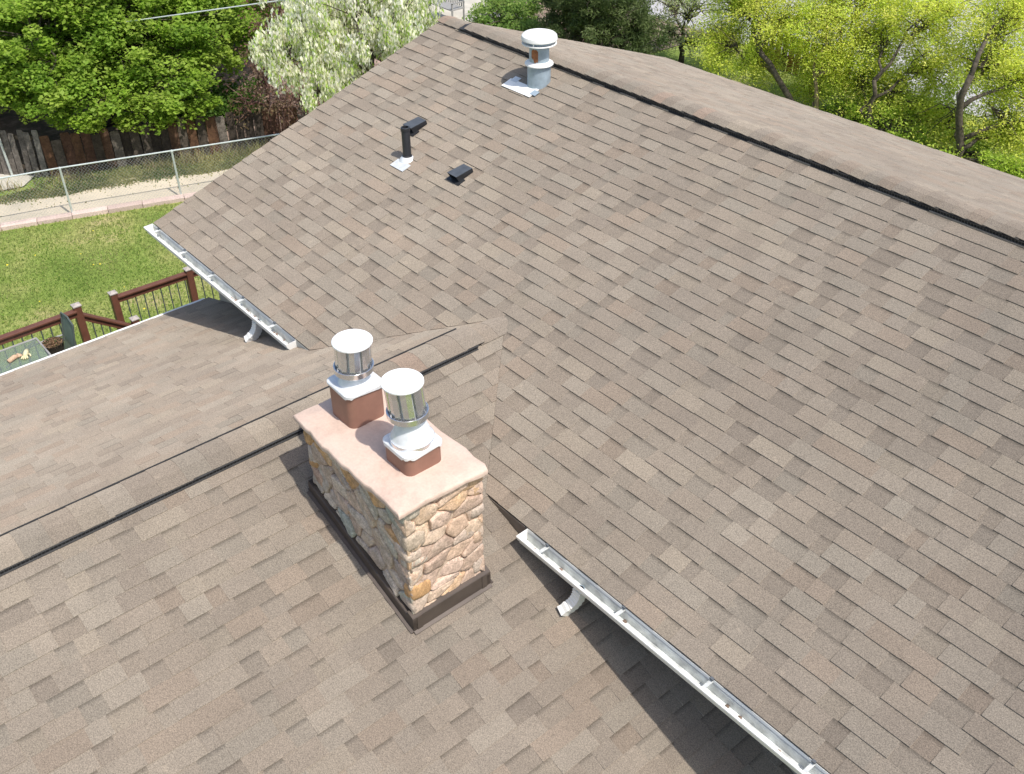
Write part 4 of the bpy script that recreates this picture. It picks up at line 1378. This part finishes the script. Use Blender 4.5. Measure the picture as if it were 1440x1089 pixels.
# ------------------------------------------------------------------ vegetation
def leaf_mesh(name, C, sizes, aspect, normals_up, cols, mat, parent, hang=False):
    n = len(C)
    C = np.asarray(C)
    nr = RNG.normal(size=(n, 3)); nr[:, 2] = np.abs(nr[:, 2]) + normals_up
    nr /= np.linalg.norm(nr, axis=1)[:, None]
    tt = RNG.normal(size=(n, 3))
    if hang: tt[:, :2] *= .35; tt[:, 2] = -np.abs(tt[:, 2]) - .8
    t1 = tt - (tt * nr).sum(1)[:, None] * nr if not hang else tt
    t1 /= np.linalg.norm(t1, axis=1)[:, None]
    t2 = np.cross(nr, t1); t2 /= (np.linalg.norm(t2, axis=1)[:, None] + 1e-9)
    s = sizes[:, None]
    V = np.empty((n, 4, 3))
    V[:, 0] = C - t1 * s; V[:, 1] = C + t2 * s * aspect; V[:, 2] = C + t1 * s; V[:, 3] = C - t2 * s * aspect
    # fold slightly
    V[:, 0] -= nr * s * .18; V[:, 2] -= nr * s * .25
    me = bpy.data.meshes.new(name)
    org = C.mean(axis=0)
    me.vertices.add(4 * n); me.vertices.foreach_set('co', (V.reshape(-1, 3) - org).ravel())
    me.loops.add(4 * n); me.loops.foreach_set('vertex_index', np.arange(4 * n, dtype=np.int32))
    me.polygons.add(n); me.polygons.foreach_set('loop_start', np.arange(0, 4 * n, 4, dtype=np.int32))
    try: me.polygons.foreach_set('loop_total', np.full(n, 4, dtype=np.int32))
    except Exception: pass
    me.materials.append(mat)
    a = me.color_attributes.new('Col', 'FLOAT_COLOR', 'POINT')
    buf = np.ones((n, 4, 4)); buf[:, :, :3] = np.asarray(cols)[:, None, :]
    a.data.foreach_set('color', buf.ravel())
    me.update(calc_edges=True)
    me.validate()
    o = bpy.data.objects.new(name, me); COL.objects.link(o); o.location = org
    if parent: adopt(o, parent)
    return o

def jit_path(a, b, k, amp):
    a, b = Vector(a), Vector(b)
    L_ = (b - a).length
    out = []
    for i in range(k + 1):
        t_ = i / k
        p = a.lerp(b, t_)
        if 0 < i < k: p += Vector((random.gauss(0, 1), random.gauss(0, 1), random.gauss(0, .6))) * amp * L_
        p.z += .08 * L_ * math.sin(math.pi * t_)
        out.append(p)
    return out

def tree(name, label, cat, base, lobes, nclump, nleaf, lsize, pal, bark, tr, group=None, aspect=.6, crad=.35, hang=False, up=.4, fork=None, shell=.55, mat='leaf', limbs=True, flat=.7, pal2=None, p2=0, twr=.012, forkz=None):
    """lobes: list of (centre, radii); clumps spread over the lobes, leaves round each clump"""
    root = empty(name, base, label, cat, group)
    WL[root.name] = Vector(base)
    vols = np.array([r[0] * r[1] * r[2] for c, r in lobes]) ** .67
    vols /= vols.sum()
    cl_ = []
    for i in range(nclump):
        k = RNG.choice(len(lobes), p=vols)
        c, r = lobes[k]
        d = RNG.normal(size=3); d /= np.linalg.norm(d)
        rad = shell + (1 - shell) * RNG.random() if RNG.random() < .75 else RNG.random()
        rad *= RNG.uniform(.86, 1.10)
        cl_.append((np.array(c) + d * np.array(r) * rad, k))
    # trunk and limbs
    tb_ = MB()
    lc = [Vector(c) for c, r in lobes]
    top = sum(lc, Vector()) / len(lc)
    fz = forkz if forkz is not None else base[2] + (top.z - base[2]) * .45
    f0 = (Vector(base).lerp(top, .15)); f0.z = fz
    if fork: f0 = Vector(fork)
    trk = jit_path(base, f0, 4, .03)
    tb_.tube(trk, [tr * (1.15 - .35 * i / 4) for i in range(5)], 9)
    if limbs:
        for (c, r), v in zip(lobes, lc):
            zs = min(f0.z, v.z - .45 * math.hypot(v.x - f0.x, v.y - f0.y))
            f_ = max(.25, min(1, (zs - base[2]) / max(.1, f0.z - base[2])))
            q_ = f_ * 4; i_ = min(3, int(q_)); st0 = trk[i_].lerp(trk[i_ + 1], q_ - i_)
            pth = jit_path(st0, v, 5, .05)
            tb_.tube(pth, [tr * .75, tr * .62, tr * .50, tr * .38, tr * .28, tr * .2], 8)
            top_ = v + Vector((0, 0, r[2] * .6))
            tb_.tube(jit_path(v, top_, 3, .06), [tr * .22, tr * .15, tr * .1, .008], 5)
        for (c, k) in cl_:
            v = lc[k]
            if random.random() < (.4 if name == 'yellow_green_tree' else .75):
                st_ = v.lerp(f0, random.uniform(0, .5))
                tb_.tube(jit_path(st_, Vector(c), 3, .07), [max(tr * .16, twr * 1.6), twr * 1.3, twr, twr * .5], 4, cap=False)
    tb_.mk('trunk', bark, root, smooth=True)
    P_ = []; C_ = []; S_ = []
    pal = np.array(pal)
    for (c, k) in cl_:
        m_ = int(nleaf * RNG.uniform(.6, 1.4))
        rr = crad * RNG.uniform(.6, 1.35)
        d = RNG.normal(size=(m_, 3)); d /= np.linalg.norm(d, axis=1)[:, None]
        q = c + d * (RNG.random((m_, 1)) ** .45) * rr * np.array([1, 1, flat])
        if hang: q[:, 2] -= rr * RNG.random(m_) * .9
        base_c = pal[RNG.integers(len(pal))] * RNG.uniform(.85, 1.15)
        cc = base_c * (1 - .35) + pal[RNG.integers(0, len(pal), m_)] * .35
        cc = cc * RNG.uniform(.78, 1.22, (m_, 1))
        if pal2 is not None:
            if hang: sel = RNG.random(m_) < p2
            else: sel = RNG.random(m_) < p2
            pp = np.array(pal2)
            cc[sel] = pp[RNG.integers(0, len(pp), sel.sum())] * RNG.uniform(.85, 1.1, (sel.sum(), 1))
        P_.append(q); C_.append(cc); S_.append(lsize * RNG.uniform(.6, 1.35, m_))
    leaf_mesh('crown', np.concatenate(P_), np.concatenate(S_), aspect, up, np.concatenate(C_), M[mat], root, hang)
    return root

MAPLE = [(.27, .42, .055), (.34, .49, .07), (.21, .36, .045), (.40, .53, .09), (.29, .44, .05)]
tree('maple_tree', 'large bright green broadleaf tree overhanging the wooden fence', 'tree', (-17.6, 2.6, ZG),
     [((-16.3, 1.3, -1.7), (1.5, 1.5, 1.2)), ((-16.3, 2.8, -1.7), (1.6, 1.6, 1.2)), ((-16.2, 4.2, -2.0), (1.4, 1.4, 1.1)), ((-16.4, 5.1, -2.4), (1.0, 1.0, .9)), ((-15.3, 1.2, -2.5), (.95, 1.0, .7)), ((-14.9, 2.1, -2.85), (1.0, 1.0, .55)), ((-14.8, 3.2, -2.8), (.95, .95, .6)), ((-16.4, .5, -2.3), (1.0, 1.0, .8)),
      ((-17.2, 2.4, -.9), (1.9, 1.9, 1.3)), ((-17.4, 4.5, -1.3), (1.8, 1.9, 1.3)), ((-17.8, 6.2, -1.9), (1.3, 1.3, 1.1)), ((-18.4, .6, -1.2), (2.0, 2.2, 1.6)), ((-19.6, 3.8, -1.5), (2.4, 2.6, 2.0))],
     1150, 125, .047, MAPLE, M['bark'], .22, aspect=.75, crad=.32, shell=.6, up=1.3)
DARKG = [(.10, .21, .03), (.14, .26, .04), (.09, .18, .03), (.17, .29, .04)]
tree('broadleaf_tree', 'darker green tree standing behind the bright maple, at the far left', 'tree', (-22.5, 6.5, ZG),
     [((-22.5, 6.5, -2.0), (3.0, 3.4, 2.2)), ((-22.5, 2.5, -2.2), (2.6, 3, 2.0)), ((-20.4, -1.0, -2.8), (2.4, 2.4, 1.4)), ((-20.5, 8.0, -2.6), (1.9, 1.9, 1.6))], 420, 90, .085, DARKG, M['bark'], .2, aspect=.75, crad=.5, shell=.5)
tree('plum_shrub', 'sparse purplish brown shrub between the green tree and the white blossom', 'shrub', (-14.6, 5.2, ZG),
     [((-14.3, 5.5, -1.8), (.7, .7, 1.1)), ((-13.9, 4.9, -2.5), (.9, .8, .9)), ((-13.2, 4.9, -3.0), (.7, .7, .7)), ((-13.9, 4.4, -3.1), (.6, .6, .6)), ((-15.1, 6.4, -1.5), (.9, .9, 1.1)), ((-13.2, 5.6, -3.1), (.8, .8, .7))], 240, 24, .032,
     [(.20, .095, .075), (.26, .14, .10), (.16, .085, .07), (.42, .29, .22), (.24, .19, .09)], M['bark_red'], .05, aspect=.5, crad=.26, shell=.2, up=.2, twr=.010)
tree('low_shrub', 'low dark green shrub in the shade behind the wooden fence', 'shrub', (-16.0, 4.6, ZG),
     [((-16.0, 4.6, -3.8), (1.0, 1.6, .5))], 70, 60, .05, DARKG, M['bark'], .05, crad=.3)
WHT = [(.94, .93, .78), (.95, .94, .82), (.92, .92, .68), (.94, .92, .74)]
WG = [(.48, .64, .16), (.56, .70, .20), (.40, .58, .12), (.64, .72, .32)]
tree('flowering_tree', 'white flowering tree with drooping blossom behind the left roof edge', 'tree', (-10.6, 6.0, ZG),
     [((-9.4, 3.5, -.5), (.95, .95, .75)), ((-9.0, 4.3, -.2), (1.0, 1.0, .85)), ((-8.4, 4.85, -.05), (.75, .75, .65)), ((-8.7, 3.75, -.8), (.75, .75, .65)), ((-8.65, 3.2, -1.1), (.42, .42, .42)), ((-9.6, 3.1, -.62), (.42, .42, .55)), ((-9.75, 4.4, .25), (1.2, 1.2, .9)), ((-8.1, 4.6, -.35), (.45, .45, .4)), ((-9.5, 5.4, .4), (1.2, 1.2, .9))],
     520, 92, .036, WHT, M['bark'], .12, aspect=.50, crad=.13, hang=True, shell=.45, up=.1, mat='petal', flat=2.0, pal2=WG, p2=.30, twr=.007)
# rear row
JUN = [(.13, .19, .07), (.18, .24, .085), (.10, .155, .055), (.23, .29, .12)]
tree('juniper_tree', 'dense dark green evergreen behind the ridge, beside the white-capped vent', 'tree', (-12.7, 13.8, ZG),
     [((-12.6, 13.7, -3.0), (1.35, 1.4, 1.2)), ((-12.6, 13.6, -1.7), (1.3, 1.3, 1.4)), ((-11.75, 14.2, -3.2), (.75, .8, .85)), ((-13.6, 13.4, -2.6), (.7, .8, 1.2))],
     560, 100, .050, JUN, M['bark'], .15, aspect=.25, crad=.24, shell=.7, up=.1)
tree('green_bush', 'light green rounded bush behind the ridge, left of the dark evergreen', 'bush', (-15.4, 13.0, ZG),
     [((-15.5, 13.0, -3.5), (1.1, 1.1, .8)), ((-14.6, 12.8, -3.7), (.8, .8, .6))], 190, 85, .045, [(.26, .40, .09), (.34, .46, .12), (.20, .34, .07)], M['bark'], .06, aspect=.5, crad=.25, shell=.6)
tree('blossom_bush', 'pale cream blossom bush behind the green bush at the top edge', 'bush', (-16.8, 14.8, ZG),
     [((-16.6, 14.8, -3.2), (1.9, 1.3, .9))], 110, 60, .035, [(.62, .60, .42), (.50, .52, .30), (.24, .30, .10)], M['bark'], .06, aspect=.5, crad=.3, shell=.4)
tree('blossom_tree', 'thin open tree with pale blossom between the evergreen and the yellow green trees', 'tree', (-11.6, 15.8, ZG),
     [((-12.1, 15.7, -3.4), (.8, .8, .6)), ((-12.5, 16.2, -2.8), (.9, .9, .8)), ((-11.1, 15.5, -3.5), (.8, .8, .5)), ((-11.3, 15.7, -2.6), (.9, .9, .8))], 170, 36, .030,
     [(.76, .76, .62), (.62, .66, .42), (.42, .54, .14), (.50, .58, .18)], M['bark'], .07, aspect=.5, crad=.26, shell=.3, twr=.012)
YEL = [(.74, .80, .12), (.82, .84, .16), (.64, .76, .12), (.88, .86, .24), (.56, .72, .10)]
def ytree(label, base, lobes, n, fork, tr=.11, bark='bark', pal=YEL, nl=125):
    tree('yellow_green_tree', label, 'tree', base, lobes, int(n * 1.25), nl, .030, pal, M[bark], tr, 'yellow green trees behind the house', aspect=.42, crad=.34, shell=.25, up=1.0, fork=fork, flat=.9, twr=.008)
ytree('yellow green tree with a leaning dark trunk, leftmost of its row', (-7.0, 14.8, ZG),
      [((-9.6, 14.8, -3.0), (.95, 1.0, .75)), ((-8.6, 14.9, -3.2), (.8, .9, .6)), ((-8.3, 15.3, -2.3), (1.1, 1.1, 1.0)), ((-9.7, 15.6, -2.1), (1.0, 1.0, 1.0)), ((-9.4, 15.6, -1.3), (1.2, 1.2, 1.0))], 380, (-8.25, 14.5, -2.75), .070)
ytree('yellow green tree with several stems rising together, second from left', (-6.7, 15.0, ZG),
      [((-7.1, 15.5, -2.9), (1.0, 1.0, .9)), ((-7.2, 15.6, -1.8), (1.1, 1.1, 1.1)), ((-6.2, 15.8, -2.2), (.9, .9, 1.0)), ((-6.6, 16.4, -1.2), (1.2, 1.2, 1.1)), ((-7.4, 15.6, -3.7), (.7, .6, .4))], 300, (-6.9, 14.9, -3.1), .055, 'bark_pale')
ytree('yellow green tree with a straight dark Y-shaped trunk, third from left', (-5.25, 14.9, ZG),
      [((-5.3, 15.7, -3.4), (1.1, 1.0, .7)), ((-6.2, 15.6, -3.2), (.8, .9, .8)), ((-5.9, 15.8, -2.2), (.9, .9, .9)), ((-4.7, 15.9, -2.6), (1.0, 1.0, .9)), ((-5.0, 16.2, -1.5), (1.1, 1.1, 1.0)), ((-4.3, 15.7, -3.6), (.9, .8, .5))], 360, (-5.3, 14.7, -2.7), .055)
ytree('tall yellow green tree with the thickest upright trunk, at the right edge', (-3.1, 14.5, ZG),
      [((-3.8, 15.4, -3.5), (1.0, .9, .6)), ((-3.5, 15.8, -2.1), (1.0, 1.0, 1.0)), ((-2.5, 15.4, -3.2), (1.0, 1.0, .8)), ((-2.5, 15.5, -2.2), (1.0, 1.0, 1.0)), ((-3.4, 16.1, -1.1), (1.2, 1.2, 1.0)), ((-1.6, 15.5, -2.6), (1.0, 1.0, 1.1))], 400, (-3.05, 14.3, -1.9), .075)
tree('green_bush', 'dense green bush under the yellow green trees behind the roof edge', 'bush', (-4.4, 14.9, ZG),
     [((-4.9, 15.0, -3.8), (1.4, .8, .5)), ((-2.6, 14.6, -3.8), (1.5, .8, .5)), ((-6.3, 15.4, -3.9), (.8, .6, .4))], 190, 75, .04, [(.46, .62, .09), (.54, .68, .11), (.36, .54, .07)], M['bark'], .05, aspect=.4, crad=.25)

# garden bench of iron slats behind the blossom
bn = empty('garden_bench', (-18.6, 13.3, ZG), 'grey slatted metal garden bench behind the ridge end', 'bench')
WL[bn.name] = bn.location.copy()
bx0, bx1, by = -19.3, -18.1, 13.4
MB().box((bx0, by - .25, ZG + .42), (bx1, by + .2, ZG + .45)).mk('seat', M['iron'], bn)
for hz in (.62, .90): MB().bar((bx0, by + .22, ZG + hz), (bx1, by + .22, ZG + hz), .03, .04).mk('back_rail', M['iron'], bn)
k = bx0 + .05
while k < bx1:
    MB().box((k, by + .21, ZG + .45), (k + .03, by + .23, ZG + .9)).mk('back_slat', M['iron'], bn); k += .1
for x_ in (bx0 + .02, bx1 - .05):
    for y_ in (by - .22, by + .2):
        MB().box((x_, y_, ZG), (x_ + .04, y_ + .04, ZG + .62)).mk('leg', M['iron'], bn)
    MB().box((x_, by - .22, ZG + .60), (x_ + .04, by + .24, ZG + .63)).mk('armrest', M['iron'], bn)
sheet('patio', [(-22, 11.5), (-16.2, 11.0), (-15.6, 12.2), (-17.5, 15.5), (-22, 15.5)], ZG + .016, M['slab'])

# overhead cable
A_, B_ = Vector((-14.76, 3.07, -1.22)), Vector((-11.33, 4.39, -.37))
cab = [A_ + (B_ - A_) * t_ for t_ in [-.8, -.4, 0, .25, .5, .75, 1, 1.4, 2.0]]
o = MB().tube(cab, .013, 6).mk('overhead_cable', M['cable'])
tag(o, 'pale overhead cable crossing in front of the green tree', 'cable')
